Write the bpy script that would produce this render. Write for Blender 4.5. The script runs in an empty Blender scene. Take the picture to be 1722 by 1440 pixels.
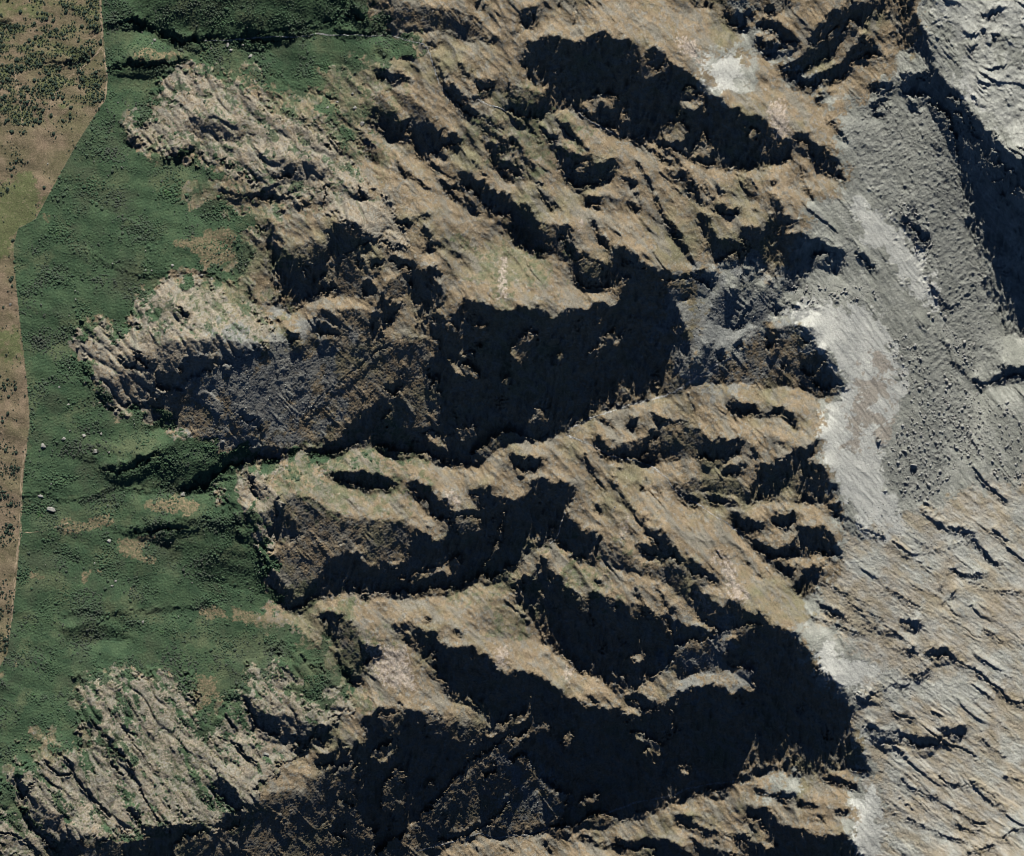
import bpy, math, random
import numpy as np

# ------------------------------------------------------------------ camera, sky, sun, exposure
scene = bpy.context.scene
cam_data = bpy.data.cameras.new("camera"); cam_data.type = 'ORTHO'; cam_data.ortho_scale = 1722.0
cam_data.clip_start = 1.0; cam_data.clip_end = 20000.0
cam = bpy.data.objects.new("camera", cam_data); scene.collection.objects.link(cam)
cam.location = (0, 0, 4000); cam.rotation_euler = (0, 0, 0)
scene.camera = cam

SUN_ELEV_DEG = 38.0; SUN_AZ_DEG = 5.0          # a little east of straight up the picture
world = bpy.data.worlds.new("World"); scene.world = world; world.use_nodes = True
wn = world.node_tree.nodes; wl = world.node_tree.links
sky = wn.new('ShaderNodeTexSky'); sky.sky_type = 'NISHITA'; sky.sun_disc = False
sky.sun_elevation = math.radians(SUN_ELEV_DEG); sky.sun_rotation = math.radians(SUN_AZ_DEG)
sky.altitude = 2500; sky.air_density = 0.45; sky.dust_density = 0.0; sky.ozone_density = 6.0
bg = wn['Background']; bg.inputs['Strength'].default_value = 0.052
wl.new(sky.outputs[0], bg.inputs['Color'])
sd = bpy.data.lights.new("sun", 'SUN'); sd.energy = 5.0; sd.angle = math.radians(0.5); sd.color = (1, .97, .92)
sun = bpy.data.objects.new("sun", sd); scene.collection.objects.link(sun)
sun.rotation_euler = (math.radians(90-SUN_ELEV_DEG), 0, math.radians(180-SUN_AZ_DEG)); sun.location = (0, 900, 2500)
vs = scene.view_settings; vs.view_transform = 'Standard'; vs.look = 'None'; vs.exposure = 0.5; vs.gamma = 1.0
scene.cycles.filter_width = 1.0; scene.cycles.max_bounces = 3; scene.cycles.diffuse_bounces = 0; scene.cycles.glossy_bounces = 1

# ---- traced relief: shaded faces (D), oblique faces (M), small sunlit ledges (L), clefts (C); tile col,row then quarter-pixel map units
TRACE = """
M 0 0 1000,170 930,60 980,0 1720,0 1720,230 1400,230 1130,200
M 1 0 0,0 600,0 600,110 400,165 130,200 0,200
M 1 0 720,100 1000,20 1300,60 1500,110 1560,260 1500,290 1300,230 1200,200 1050,180 990,230 850,230 720,180
D 0 0 690,155 760,150 850,110 930,115 1050,170 1130,200 1250,240 1400,230 1600,240 1720,200 1720,270 1600,280 1420,270 1300,290 1200,300 1100,260 1000,190 900,160 800,165 700,180
D 0 0 720,430 900,400 1050,405 1160,400 1260,365 1200,440 1050,450 900,460 740,460
M 0 0 720,460 900,460 1050,450 1200,440 1100,480 900,500 740,490
D 0 0 290,410 480,400 600,340 620,330 560,400 480,420 300,430
M 0 0 0,100 80,130 90,180 30,170 0,140
D 0 0 600,250 650,170 665,190 620,240
M 0 0 810,880 870,920 960,940 1010,990 960,980 880,980 820,940
M 0 0 1240,780 1400,790 1600,850 1700,900 1560,940 1400,920 1300,900 1240,840
M 0 0 1150,1000 1300,980 1300,1080 1200,1100 1100,1060
D 0 0 1480,1240 1530,1290 1620,1310 1720,1290 1720,1330 1600,1330 1500,1310 1470,1270
D 0 0 920,770 950,800 980,850 975,865 940,820
D 1 0 600,0 665,0 670,40 710,75 740,95 715,155 660,120 610,115 520,150 420,170 300,190 200,215 100,225 0,240 0,200 130,200 250,180 400,165 500,130 600,110 610,60
D 1 0 0,250 130,240 260,230 420,200 400,225 300,250 140,290 20,285 0,280
D 1 0 770,30 850,0 920,0 890,50 850,70 790,60
D 1 0 720,210 830,200 900,240 850,240 700,230
D 1 0 520,190 620,200 700,210 690,235 560,240 520,225
D 1 0 990,230 1030,190 1080,190 1040,220
D 1 0 1490,40 1560,0 1540,50 1515,70
D 1 0 1550,270 1640,210 1660,190 1620,240 1570,285
D 1 0 1110,270 1160,300 1240,270 1200,320 1150,320
D 1 0 790,420 820,440 860,450 900,500 860,540 820,540 800,500
D 1 0 870,500 960,480 1030,530 960,550 900,550
M 1 0 800,310 850,300 880,340 880,390 850,380 810,340
D 1 0 800,630 850,640 900,700 950,760 970,800 1030,790 1030,870 1000,940 910,955 850,900 850,860 820,800 810,720
M 1 0 800,630 850,640 900,700 940,760 860,770 815,720
D 1 0 750,790 800,800 840,850 840,870 790,850 750,830
D 1 0 770,740 810,720 815,790 780,770
M 1 0 860,590 900,580 990,640 1040,630 1110,740 1160,800 1100,850 1050,800 990,720 890,620
D 1 0 1040,830 1160,800 1200,850 1250,880 1250,910 1350,900 1420,930 1380,970 1280,1000 1200,1030 1150,1080 1110,1070 1070,1000 1040,940
M 1 0 740,900 790,960 830,1060 830,1100 790,1090 750,1020 720,960
D 1 0 920,1070 970,1100 1000,1140 1040,1170 1000,1190 980,1170 970,1120
C14 1 0 1040,1180 1110,1210 1130,1250 1170,1275
D 1 0 1150,1070 1200,1090 1240,1140 1280,1170 1360,1180 1300,1195 1220,1160 1160,1100
D 1 0 1360,1130 1410,1150 1450,1170 1490,1200 1560,1230 1600,1290 1660,1300 1720,1310 1720,1440 1600,1440 1580,1400 1510,1370 1500,1320 1460,1300 1400,1270 1370,1220
D 1 0 1200,1180 1260,1220 1350,1230 1380,1290 1300,1270 1230,1220
D 1 0 1270,1290 1340,1310 1420,1350 1500,1400 1540,1440 1480,1430 1400,1360 1300,1320
D 1 0 1200,370 1240,450 1290,540 1380,600 1400,650 1480,650 1560,650 1500,670 1420,680 1370,720 1310,670 1260,590 1220,480
D 1 0 1350,410 1370,470 1430,510 1460,480 1400,460
D 1 0 1460,540 1530,520 1540,560 1610,540 1600,590 1550,610 1480,600 1450,570
D 1 0 1690,570 1720,540 1720,780 1680,730 1690,650
D 1 0 1530,770 1560,790 1600,830 1670,860 1660,890 1600,850 1540,800
D 1 0 1380,720 1430,690 1500,740 1530,760 1480,790 1420,780
D 1 0 1490,810 1540,830 1560,880 1620,890 1680,930 1720,1010 1690,990 1600,920 1520,880
D 1 0 1550,950 1640,960 1680,1000 1690,1030 1630,1050 1660,1080 1720,1060 1720,1150 1660,1150 1600,1110 1580,1050
D 1 0 1650,1150 1720,1190 1720,1220 1680,1200
M 1 0 0,1000 40,1060 140,1080 220,1060 380,1080 440,1140 480,1180 380,1200 200,1220 100,1190 130,1120 40,1080
D 1 0 100,1170 160,1190 220,1120 260,1140 240,1200 180,1205 110,1195
D 1 0 0,1330 60,1260 160,1240 100,1300 200,1310 260,1290 200,1330 120,1350 40,1345
D 1 0 310,1340 360,1330 380,1370 340,1390 300,1370
D 1 0 150,1410 180,1400 220,1440 160,1440
D 1 0 690,1250 720,1290 760,1350 740,1355 700,1320
M 1 0 890,1290 930,1320 920,1380 960,1440 880,1440 870,1350
C9 1 0 420,780 470,870 530,950 580,1030
C12 1 0 465,1250 470,1300 455,1380 460,1440
C10 1 0 0,400 120,480 220,560 340,590 430,620 510,640
D 2 0 70,350 110,290 250,230 320,230 330,260 420,275 500,265 540,215 620,220 720,250 800,270 870,310 870,370 920,380 900,310 960,320 1050,360 1060,400 1130,440 1210,470 1240,530 1300,580 1310,630 1400,660 1430,720 1520,720 1580,780 1650,770 1720,810 1720,1120 1580,1140 1400,1130 1340,1110 1250,1090 1180,1060 1100,1020 1000,990 900,950 820,935 750,930 700,890 600,850 520,810 460,750 400,735 300,745 230,790 150,805 50,790 0,775 0,560 60,580 140,600 230,620 240,590 150,570 90,530 70,430
M 2 0 0,560 60,580 140,600 230,620 200,680 100,720 0,700
L 2 0 460,725 540,640 640,640 700,640 700,720 680,770 640,720 600,680 550,700 560,760 500,740
L 2 0 730,790 770,765 800,800 760,815
L 2 0 1010,890 1070,830 1170,830 1180,900 1160,940 1080,950 1010,930
L 2 0 1120,700 1200,570 1240,600 1210,640 1300,650 1250,740 1150,720
M 2 0 840,480 870,380 920,400 930,450 1000,460 1040,400 1050,470 960,510 920,550 870,520
L 2 0 1280,900 1330,910 1340,980 1350,1050 1200,1060 1260,1000
M 2 0 1570,870 1600,850 1680,900 1640,950 1590,940
D 2 0 60,60 110,30 180,40 185,150 130,190 80,180 60,130
D 2 0 0,200 40,210 60,160 60,200 0,240
C20 2 0 305,0 325,40
C16 2 0 440,0 440,80 430,160
D 2 0 1250,0 1360,0 1350,50 1290,50 1260,20
D 2 0 1420,60 1480,80 1510,20 1540,80 1620,60 1640,90 1580,120 1600,200 1560,210 1480,180 1430,130
D 2 0 1640,120 1720,130 1720,200 1640,180
D 2 0 1630,240 1680,250 1720,300 1720,380 1660,320
M 2 0 1360,0 1720,0 1720,60 1620,60 1540,80 1480,80 1400,40
D 2 0 280,780 330,790 400,840 440,920 480,960 560,1040 530,1030 450,960 380,900 320,840
D 2 0 180,840 250,870 300,900 340,950 270,960 230,930 190,890
C15 2 0 70,800 130,860 200,960
D 2 0 300,990 380,1000 430,1040 490,1030 540,1060 560,1090 620,1080 680,1060 710,1090 690,1160 700,1190 640,1210 560,1240 460,1260 420,1250 370,1220 330,1150 310,1060
M 2 0 400,1170 440,1120 540,1080 560,1100 500,1140 470,1180
D 2 0 740,1170 800,1200 850,1220 840,1250 780,1240 750,1200
D 2 0 820,1270 850,1290 860,1340 830,1310
D 2 0 480,1290 500,1340 570,1310 620,1330 620,1380 570,1390 500,1370
D 2 0 780,1310 800,1340 870,1390 870,1430 820,1410 790,1370
C16 2 0 840,1080 880,1140 920,1200 950,1270
D 2 0 950,1280 1000,1300 1000,1360 1040,1440 990,1440 960,1350
D 2 0 830,940 880,950 960,1010 1040,1040 1090,1100 1080,1110 1000,1060 930,1020 870,980
D 2 0 1020,1110 1060,1140 1110,1180 1140,1120 1190,1160 1180,1190 1240,1220 1260,1300 1300,1350 1280,1380 1250,1330 1190,1290 1170,1220 1080,1200 1050,1150
D 2 0 1370,1210 1400,1250 1450,1290 1420,1320 1380,1280
M 2 0 1550,1180 1580,1180 1640,1250 1690,1360 1600,1350 1560,1280
D 2 0 1320,1340 1400,1370 1460,1400 1520,1390 1540,1440 1400,1440
D 2 0 1610,1400 1650,1405 1630,1430
D 2 0 0,920 40,940 60,990 30,990 0,960
D 2 0 50,1000 90,1050 150,1110 160,1130 100,1090 60,1050
D 2 0 0,1020 60,1100 90,1150 150,1170 140,1195 80,1170 30,1100
D 2 0 0,1100 40,1130 60,1180 100,1220 60,1210 0,1150
C12 2 0 165,1250 220,1330 270,1420
D 2 0 0,1330 60,1370 120,1400 120,1440 0,1440
D 3 0 90,430 200,390 260,330 330,310 430,270 480,180 540,170 510,260 450,370 330,430 220,480 200,510 290,520 400,450 470,440 560,330 640,210 660,260 600,400 540,470 500,530 440,550 380,545 310,590 250,590 190,560 120,490
D 3 0 270,190 390,160 400,90 440,70 540,20 545,160 480,180 440,200 400,270 330,310 280,290 280,230
D 3 0 0,130 90,140 170,210 240,290 150,300 90,260 20,200 0,180
D 3 0 60,30 110,0 160,30 120,80 70,70
D 3 0 0,20 60,50 40,100 0,90
D 3 0 0,250 60,260 120,320 60,380 20,370 0,330
D 3 0 545,0 570,15 640,10 700,40 720,0 960,0 990,60 1020,150 1070,220 1090,280 1100,350 1110,400 1130,450 1150,500 1200,560 1260,590 1320,640 1340,700 1400,780 1450,840 1500,900 1560,960 1620,1010 1680,1060 1722,1120 1722,1435 1310,1435 1300,1300 1295,1150 1270,1080 1280,1020 1250,930 1240,850 1200,760 1130,710 1080,700 1080,650 1000,640 905,640 905,560 885,500 900,480 1000,490 1050,490 1080,460 1060,400 1000,350 930,350 870,340 870,280 820,280 820,210 860,180 820,150 760,130 690,90 660,150 660,200 680,300 640,330 650,200 600,160 545,160
L 3 0 1190,660 1240,655 1330,690 1300,720 1250,690
L 3 0 1320,950 1400,930 1450,945 1400,970 1330,975
L 3 0 1480,1000 1570,1040 1540,1045
L 3 0 1430,1050 1470,1020 1470,1080 1400,1110
L 3 0 1500,1090 1600,1100 1560,1120 1500,1110
L 3 0 1600,1170 1640,1140 1670,1160 1620,1190
L 3 0 1500,1220 1590,1200 1580,1230 1520,1235
L 3 0 1670,1260 1722,1240 1722,1300 1680,1285
L 3 0 1550,1310 1585,1305 1570,1350
L 3 0 1230,760 1290,770 1310,850 1280,820
L 3 0 1630,1300 1670,1290 1660,1310
D 3 0 690,540 780,550 850,540 860,600 760,620 690,620
D 3 0 680,700 780,640 830,660 770,700 690,740
D 3 0 700,770 760,750 790,790 730,810
D 3 0 310,650 380,650 390,680 320,690
D 3 0 300,610 400,620 460,590 440,620 360,635
D 3 0 650,280 700,260 760,330 800,390 740,380 700,400 620,370
D 3 0 0,810 60,880 110,910 160,940 160,1080 80,1100 0,1110
D 3 0 165,880 200,865 290,910 350,970 420,990 380,1030 460,1030 490,1100 500,1180 530,1230 490,1220 400,1160 330,1110 270,1030 260,960 190,950
D 3 0 400,790 450,800 480,870 550,930 540,970 480,920 440,860
D 3 0 1050,20 1120,0 1110,30
D 3 0 1420,90 1500,60 1590,30 1580,90 1520,120 1440,110
D 3 0 1420,200 1490,180 1470,220 1440,250
D 3 0 1500,230 1570,210 1550,250 1500,245
D 3 0 1360,350 1420,285 1410,350 1370,360
D 3 0 20,1290 80,1330 120,1380 90,1420 30,1410 15,1350
D 3 0 40,1200 60,1210 40,1240 20,1230
D 3 0 270,1290 330,1300 320,1330 290,1330
C14 3 0 230,1100 235,1200 280,1290
M 3 0 620,960 700,990 770,1000 700,1040 640,1000
M 3 0 960,1320 1010,1400 980,1435 940,1380
M 3 0 1090,920 1180,960 1160,1000 1100,960
D 0 1 1170,600 1240,650 1270,690 1250,710 1200,650
D 0 1 900,900 950,960 1000,1000 1040,1050 980,1030 920,970
D 0 1 800,950 860,990 940,990 900,1020 840,1055 810,1010
M 0 1 640,920 780,880 800,890 700,930
M 0 1 1170,860 1320,850 1460,830 1720,880 1720,1440 1000,1440 940,1340 1000,1290 870,1280 740,1300 640,1200 720,1100 860,1060 1020,1060 980,960 1080,880
D 0 1 1040,1060 1200,1080 1240,970 1400,960 1440,1050 1340,1080 1260,1130 1240,1180 1100,1200 1040,1130
D 0 1 1540,1320 1640,1310 1720,1350 1720,1400 1600,1380
C12 0 1 1660,160 1690,280 1720,290
C12 0 1 1670,480 1690,570 1720,580
C9 0 1 560,230 700,320 900,400 1000,410 1160,390 1280,380 1420,400 1560,480
M 1 1 0,870 220,860 400,800 560,830 780,850 1000,820 1180,840 1230,900 1160,1100 1220,1200 1230,1440 0,1440
M 1 1 380,640 560,640 740,640 760,680 790,850 570,820 540,740 420,700
M 1 1 400,480 560,340 640,250 720,240 700,400 730,540 540,560 540,470 430,520
D 1 1 60,30 120,60 150,130 180,200 240,290 240,200 300,180 400,170 490,210 490,150 460,120 520,60 600,30 680,60 720,120 800,160 720,220 640,250 580,310 540,370 460,420 400,480 540,450 530,510 430,540 330,590 270,640 210,665 140,640 90,560 130,530 100,420 85,320 75,200
M 1 1 240,200 300,180 400,170 490,210 480,260 330,290 250,280
L 1 1 310,380 340,390 355,460 320,430
M 1 1 520,60 600,30 690,60 700,130 650,180 620,100
D 1 1 890,0 940,30 1060,30 1140,0 1180,10 1080,30 1020,80 980,100 940,50
D 1 1 1150,190 1200,180 1290,220 1250,225 1190,230 1160,250
D 1 1 1120,80 1170,100 1190,160 1150,190
D 1 1 670,280 720,290 740,340 700,390 670,350
D 1 1 750,270 820,290 870,300 900,330 830,340 780,380 770,420 740,400 760,330
D 1 1 880,190 920,220 900,250
D 1 1 900,330 910,280 1000,300 1060,320 1130,370 1200,340 1250,380 1280,410 1210,440 1240,500 1260,600 1270,720 1220,840 1180,830 1090,800 1080,760 1110,620 1050,600 1040,480 1030,350 960,360
D 1 1 840,500 880,560 950,590 1000,570 960,640 910,720 850,760 870,840 800,840 770,760 760,650 830,620
D 1 1 710,440 760,420 830,500 760,560 710,530
M 1 1 850,480 980,400 1030,480 990,560 900,570 850,520
D 1 1 380,680 420,680 410,720 540,750 560,820 500,810 400,800 380,830
D 1 1 200,770 300,790 290,850 250,870 210,850
D 1 1 140,690 190,720 180,745 150,720
D 1 1 1400,560 1500,580 1600,640 1680,640 1720,650 1720,1440 1230,1440 1230,1090 1160,1180 1155,1060 1180,960 1240,930 1240,870 1200,830 1290,700 1360,640 1370,580
L 1 1 1205,620 1270,620 1270,680 1220,680
L 1 1 1260,740 1300,705 1350,760 1370,830 1300,790
L 1 1 1290,980 1400,1020 1500,1080 1510,1130 1430,1090 1380,1090 1300,1020
L 1 1 1200,440 1280,410 1330,420 1400,480 1380,560 1370,640 1320,640 1290,560 1240,500
M 1 1 1450,745 1560,750 1500,790
L 1 1 1470,870 1520,885 1500,895
M 1 1 1380,960 1440,920 1460,950 1400,980
L 1 1 1640,1150 1700,1090 1720,1100 1720,1170 1680,1180
D 1 1 600,1420 700,1330 800,1280 830,1230 900,1300 870,1400 840,1440 590,1440
C14 1 1 330,1370 420,1240 560,1120 680,1040 800,930 940,850
D 1 1 870,1130 980,1120 1000,1160 940,1220 880,1190
D 1 1 940,1040 990,1050 970,1100
D 1 1 10,1070 70,1130 40,1130
D 1 1 130,1060 190,1090 140,1090
D 1 1 270,1090 310,1110 280,1140
D 1 1 500,1340 530,1380 480,1390
D 1 1 0,1370 60,1400 60,1440 0,1440
M 2 1 1380,520 1530,440 1720,500 1720,900 1600,700 1450,760 1300,700
D 2 1 0,0 150,0 200,60 300,80 410,80 410,190 480,260 560,290 640,330 650,440 720,490 640,500 540,500 480,490 400,430 400,350 400,270 360,230 200,270 100,230 0,200
M 2 1 180,100 300,60 340,180 380,250 400,280 330,290 220,180
M 2 1 430,300 560,310 620,370 600,480 540,470 470,400
D 2 1 680,200 780,220 840,270 870,310 920,340 1000,370 1080,400 1240,400 1250,370 1330,380 1380,400 1350,520 1300,470 1240,420 1240,500 1180,560 1100,600 1160,700 1200,850 1200,960 1130,1000 1130,1060 1040,1150 960,1220 940,1250 880,1260 740,1310 640,1310 570,1340 520,1370 460,1400 380,1440 0,1440 0,640 180,620 290,690 380,620 490,640 580,590 690,600 730,560 730,500 740,430 700,480 650,460
L 2 1 730,480 760,430 790,430 780,460 740,490
L 2 1 530,920 600,870 650,810 700,760 720,860 640,880 560,910 550,950 520,940
M 2 1 0,950 60,820 130,790 170,810 120,920 80,1000 30,1060 0,1080
L 2 1 130,1380 170,1310 240,1320 240,1380 180,1370
M 2 1 300,1000 330,900 340,1030
M 2 1 1000,440 1240,430 1240,500 1100,600 1050,520
D 2 1 530,0 550,90 590,180 640,240 660,230 640,170 600,140 560,60
D 2 1 1010,0 1050,30 1110,80 1170,150 1170,200 1230,310 1250,360 1200,330 1160,230 1140,180 1080,150 1040,80
D 2 1 1260,0 1360,10 1340,80 1390,150 1480,180 1530,200 1540,70 1600,80 1660,80 1720,130 1720,360 1690,390 1640,480 1600,510 1590,400 1550,490 1530,380 1530,260 1440,300 1370,330 1330,290 1320,190 1270,100
D 2 1 1480,780 1540,720 1560,640 1580,640 1560,740 1500,800
D 2 1 1340,890 1430,900 1450,960 1400,1000 1360,930
D 2 1 1500,880 1600,760 1540,880 1500,940
D 2 1 1640,900 1650,850 1720,830 1720,940 1680,960
D 2 1 1480,1230 1560,1260 1620,1280 1690,1330 1720,1360 1640,1350 1560,1340 1480,1340 1450,1290
D 2 1 1430,1330 1520,1370 1560,1400 1490,1390
M 2 1 600,1350 680,1380 700,1440 620,1420
D 2 1 780,1350 830,1370 850,1440 780,1440
D 2 1 950,1340 1060,1380 1130,1380 1230,1400 1060,1410 960,1400
C15 2 1 1190,1210 1200,1260 1240,1320
M 2 1 960,1220 1130,1060 1250,940 1300,880 1350,850 1400,1000 1250,1100 1180,1180 1090,1240
M 2 1 1240,1130 1400,1010 1560,880 1640,760 1722,720 1722,1165 1600,1150 1500,1130 1350,1145
M 3 1 0,460 60,475 140,445 230,480 100,545 40,620 0,760
M 3 1 0,780 40,760 200,740 310,760 330,900 440,940 540,1160 380,1180 200,1150 0,1170 0,900
D 3 1 0,20 60,0 140,20 210,30 200,70 130,80 110,130 230,120 330,160 400,190 450,230 540,245 520,330 490,395 430,390 395,290 340,260 310,290 290,390 220,460 140,440 45,475 50,300 0,420
D 3 1 570,240 640,260 700,320 740,350 700,360 640,310 600,300
D 3 1 800,0 850,40 880,30 940,0 960,50 1020,80 1100,140 1090,180 1040,190 1000,130 940,70 890,60 840,50
D 3 1 1340,0 1722,0 1722,820 1640,820 1600,790 1560,730 1540,620 1490,560 1480,500 1450,440 1440,370 1400,290 1400,200 1350,130
D 3 1 1080,450 1150,500 1180,540 1150,540 1160,590 1220,620 1310,560 1390,460 1400,470 1330,560 1250,630 1210,650 1160,610 1120,540
M 3 1 1400,540 1460,560 1490,550 1470,590 1420,570
D 3 1 1160,790 1190,830 1230,910 1260,980 1320,1060 1330,1080 1270,1040 1230,960 1200,890
D 3 1 1570,1010 1722,1000 1722,1070 1600,1090 1560,1130 1470,1150 1440,1200 1400,1150 1360,1090 1470,1110 1500,1090 1580,1060
D 3 1 100,570 150,600 260,620 380,630 370,640 200,635 120,605
D 3 1 35,550 60,560 90,640 80,690 50,680
D 3 1 20,750 90,800 60,860 0,920 0,780
D 3 1 220,760 260,760 310,830 310,870 260,870 220,830
D 3 1 310,900 360,900 430,940 390,980 350,1040 280,1090 240,1070 240,1010 310,970
D 3 1 330,1080 400,990 450,1050 540,1160 500,1165 440,1170 360,1180 300,1120
D 3 1 60,1000 140,960 140,1000 90,1050
D 3 1 0,1320 100,1290 180,1330 210,1400 230,1435 180,1420 100,1350 0,1350
M 0 2 900,270 1100,140 1250,40 1400,0 1720,0 1720,120 1560,180 1400,300 1200,390 1000,400 800,380 700,330
D 0 2 650,260 780,250 900,200 1040,150 1120,120 1100,150 1020,200 900,270 820,310 740,300
D 0 2 1080,410 1200,390 1300,330 1400,270 1480,230 1560,160 1640,130 1720,120 1720,220 1560,260 1460,330 1380,400 1270,440 1200,420 1040,420
C9 0 2 140,440 280,430 440,480 560,470 680,430 780,380 860,410 1060,420
C8 0 2 420,1260 560,1225 760,1240 950,1220 1200,1210 1340,1190 1420,1130
C10 0 2 540,185 640,210
D 0 2 1650,280 1660,340 1700,420 1720,440 1720,360 1690,320
M 0 2 1000,640 1300,600 1560,600 1640,560 1720,560 1720,1100 1500,1050 1300,1000 1150,900 1110,760 900,720
D 0 2 780,690 900,680 1050,650 1200,640 1330,650 1200,680 1050,700 900,720
D 0 2 1680,670 1720,700 1720,740
M 0 2 400,1360 600,1300 800,1360 900,1420 700,1420 500,1440
M 1 2 0,0 620,0 560,60 500,110 300,120 100,130 0,100
M 1 2 140,520 250,440 400,480 500,560 700,600 900,620 860,700 720,760 560,790 350,730 200,720 150,600
M 1 2 180,800 350,730 560,800 650,780 640,830 480,900 330,1120 200,1080 160,980 90,860
M 1 2 920,620 1060,640 1100,680 1030,880 940,870 860,900 740,900 720,850 700,800 740,740 860,650
D 1 2 0,190 100,220 180,190 300,150 450,180 480,190 560,150 660,120 770,115 900,135 950,140 1010,190 1020,165 1060,160 1180,190 1260,230 1350,260 1420,230 1490,150 1560,90 1640,50 1720,20 1720,0 620,0 560,60 500,110 380,130 200,130 0,120
L 1 2 1100,40 1180,10 1260,60 1270,110 1230,125 1170,80
M 1 2 1340,0 1380,70 1440,80 1500,60 1480,0
D 1 2 500,310 560,280 660,300 700,275 760,300 860,310 960,380 980,400 900,400 860,410 800,425 700,390 620,360 530,345
D 1 2 1020,360 1070,340 1120,380 1170,380 1210,450 1290,470 1320,530 1300,610 1240,610 1200,620 1160,580 1160,500 1080,460 1030,410
D 1 2 1430,390 1500,410 1590,380 1540,430 1510,470 1440,455
D 1 2 1560,425 1690,470 1720,480 1720,930 1690,960 1620,1000 1560,1010 1500,1005 1420,1040 1370,1085 1370,1070 1200,1090 1060,1130 960,1105 860,1100 780,1120 740,1140 640,1110 580,1100 500,1150 390,1150 330,1200 240,1220 180,1215 120,1150 100,1080 60,920 40,850 80,880 130,960 180,1030 200,1080 260,1120 330,1130 350,1050 420,1000 480,900 560,840 680,830 740,920 860,900 940,920 1030,880 1040,700 1080,680 1120,700 1200,750 1290,730 1300,640 1330,560 1400,560 1420,540 1530,550 1490,480 1550,430
L 1 2 1030,1030 1080,990 1150,955 1260,930 1360,855 1375,940 1310,1000 1250,960 1150,990 1050,1040
L 1 2 950,1020 1000,985 1020,1010 960,1030
L 1 2 1530,940 1580,870 1640,700 1670,560 1660,720 1640,820 1570,900
M 1 2 1350,600 1500,590 1520,700 1380,720 1320,640
D 1 2 120,500 180,440 150,530 230,600 280,680 340,720 250,740 180,790 130,770 120,640
M 1 2 0,350 60,350 100,440 120,500 60,470 0,460
M 1 2 0,560 120,560 120,770 60,780 40,900 100,1120 0,1120
D 1 2 400,1250 480,1230 590,1240 560,1300 540,1440 490,1420 480,1330
M 1 2 560,1340 620,1310 690,1330 700,1440 540,1440
D 1 2 860,1260 940,1320 1030,1400 1060,1440 1020,1440 940,1350
D 1 2 1080,1300 1120,1370 1220,1380 1240,1440 1100,1440 1070,1380
D 1 2 1120,1240 1170,1280 1160,1300 1130,1270
D 1 2 1340,1340 1380,1380 1350,1420
M 1 2 980,1290 1060,1280 1080,1350 1030,1380 970,1340
M 2 2 700,120 980,20 1260,0 1330,80 1250,200 1000,220 870,200 760,160
D 2 2 0,0 360,0 370,30 330,30 270,60 160,90 110,50 40,25 0,30
D 2 2 560,50 620,80 640,130 680,150 730,130 860,150 900,100 880,80 960,0 980,50 920,130 900,180 870,200 960,190 990,220 880,240 840,210 760,190 640,190 560,120
D 2 2 1360,60 1530,70 1600,90 1560,150 1480,210 1360,220 1250,210 1280,130
D 2 2 0,160 60,180 130,180 200,210 160,280 90,295 50,270 0,260
D 2 2 200,180 240,200 290,240 260,245
D 2 2 120,360 200,330 250,360 320,340 400,370 450,400 440,450 400,480 380,540 330,620 280,680 250,730 200,810 100,870 50,910 0,920 0,470 60,470 110,430
D 2 2 300,660 380,560 420,630 480,680 560,700 610,740 580,790 590,890 560,910 460,840 380,820 300,760 270,720
M 2 2 590,760 700,770 780,850 860,900 1000,900 1150,920 1190,1000 1190,1180 1050,1040 900,990 760,940 620,910
C22 2 2 490,170 520,240 560,330 630,410
D 2 2 660,310 690,325 720,350 700,370 680,350
D 2 2 700,260 750,280 740,295 710,290
D 2 2 870,390 910,400 880,418
D 2 2 900,310 940,350 910,355
D 2 2 960,390 1030,440 970,435
D 2 2 570,490 590,520 630,590 570,550
C9 2 2 700,380 760,470 850,590
D 2 2 870,570 900,580 900,650 960,690 1040,700 1060,780 1150,840 1170,900 1080,890 1000,890 940,860 850,810 840,760 900,780 980,810 970,760 890,700 880,640
D 2 2 1170,860 1220,880 1250,900 1310,960 1400,1030 1380,1060 1310,1010 1220,1000 1200,940
D 2 2 1210,1020 1260,1080 1330,1130 1390,1190 1420,1210 1460,1140 1520,1160 1560,1220 1660,1240 1720,1290 1720,1440 1400,1440 1390,1370 1300,1300 1210,1210
L 2 2 1390,1370 1640,1320 1680,1330 1560,1400 1400,1440
L 2 2 1250,1010 1330,1040 1390,1130 1310,1090
D 2 2 380,820 450,820 550,860 560,905 480,890 400,870
D 2 2 190,870 250,870 250,950 330,990 380,1090 480,1120 580,1090 690,1140 760,1180 860,1180 900,1210 960,1270 1050,1240 1100,1300 1200,1320 1300,1350 1390,1380 1320,1440 230,1440 190,1360 130,1310 70,1230 30,1150 10,1060 60,1000 150,980
M 2 2 430,1160 510,1120 520,1240 480,1250
M 2 2 620,1130 700,1170 690,1240
M 2 2 790,1170 880,1200 840,1300 800,1280
M 2 2 1000,1260 1060,1300 1090,1400 1010,1350
L 2 2 190,1140 205,1095 218,1095 205,1140
D 2 2 550,1010 600,1030 640,1050 580,1060
D 2 2 820,1050 850,1080 880,1150 960,1260 900,1210 850,1140
C14 2 2 970,1060 1020,1130 1055,1230
D 2 2 1060,1200 1110,1190 1080,1240
D 2 2 1070,350 1140,380 1150,400 1100,385
D 2 2 1140,430 1200,450 1290,500 1240,520 1170,480
D 2 2 1280,420 1420,460 1560,510 1460,515 1330,500
D 2 2 1640,240 1720,240 1720,490 1600,500 1620,400
D 2 2 1420,280 1480,240 1600,240 1520,310 1400,310
D 2 2 1440,570 1540,580 1640,620 1720,640 1700,660 1620,700 1570,720 1500,650
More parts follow.
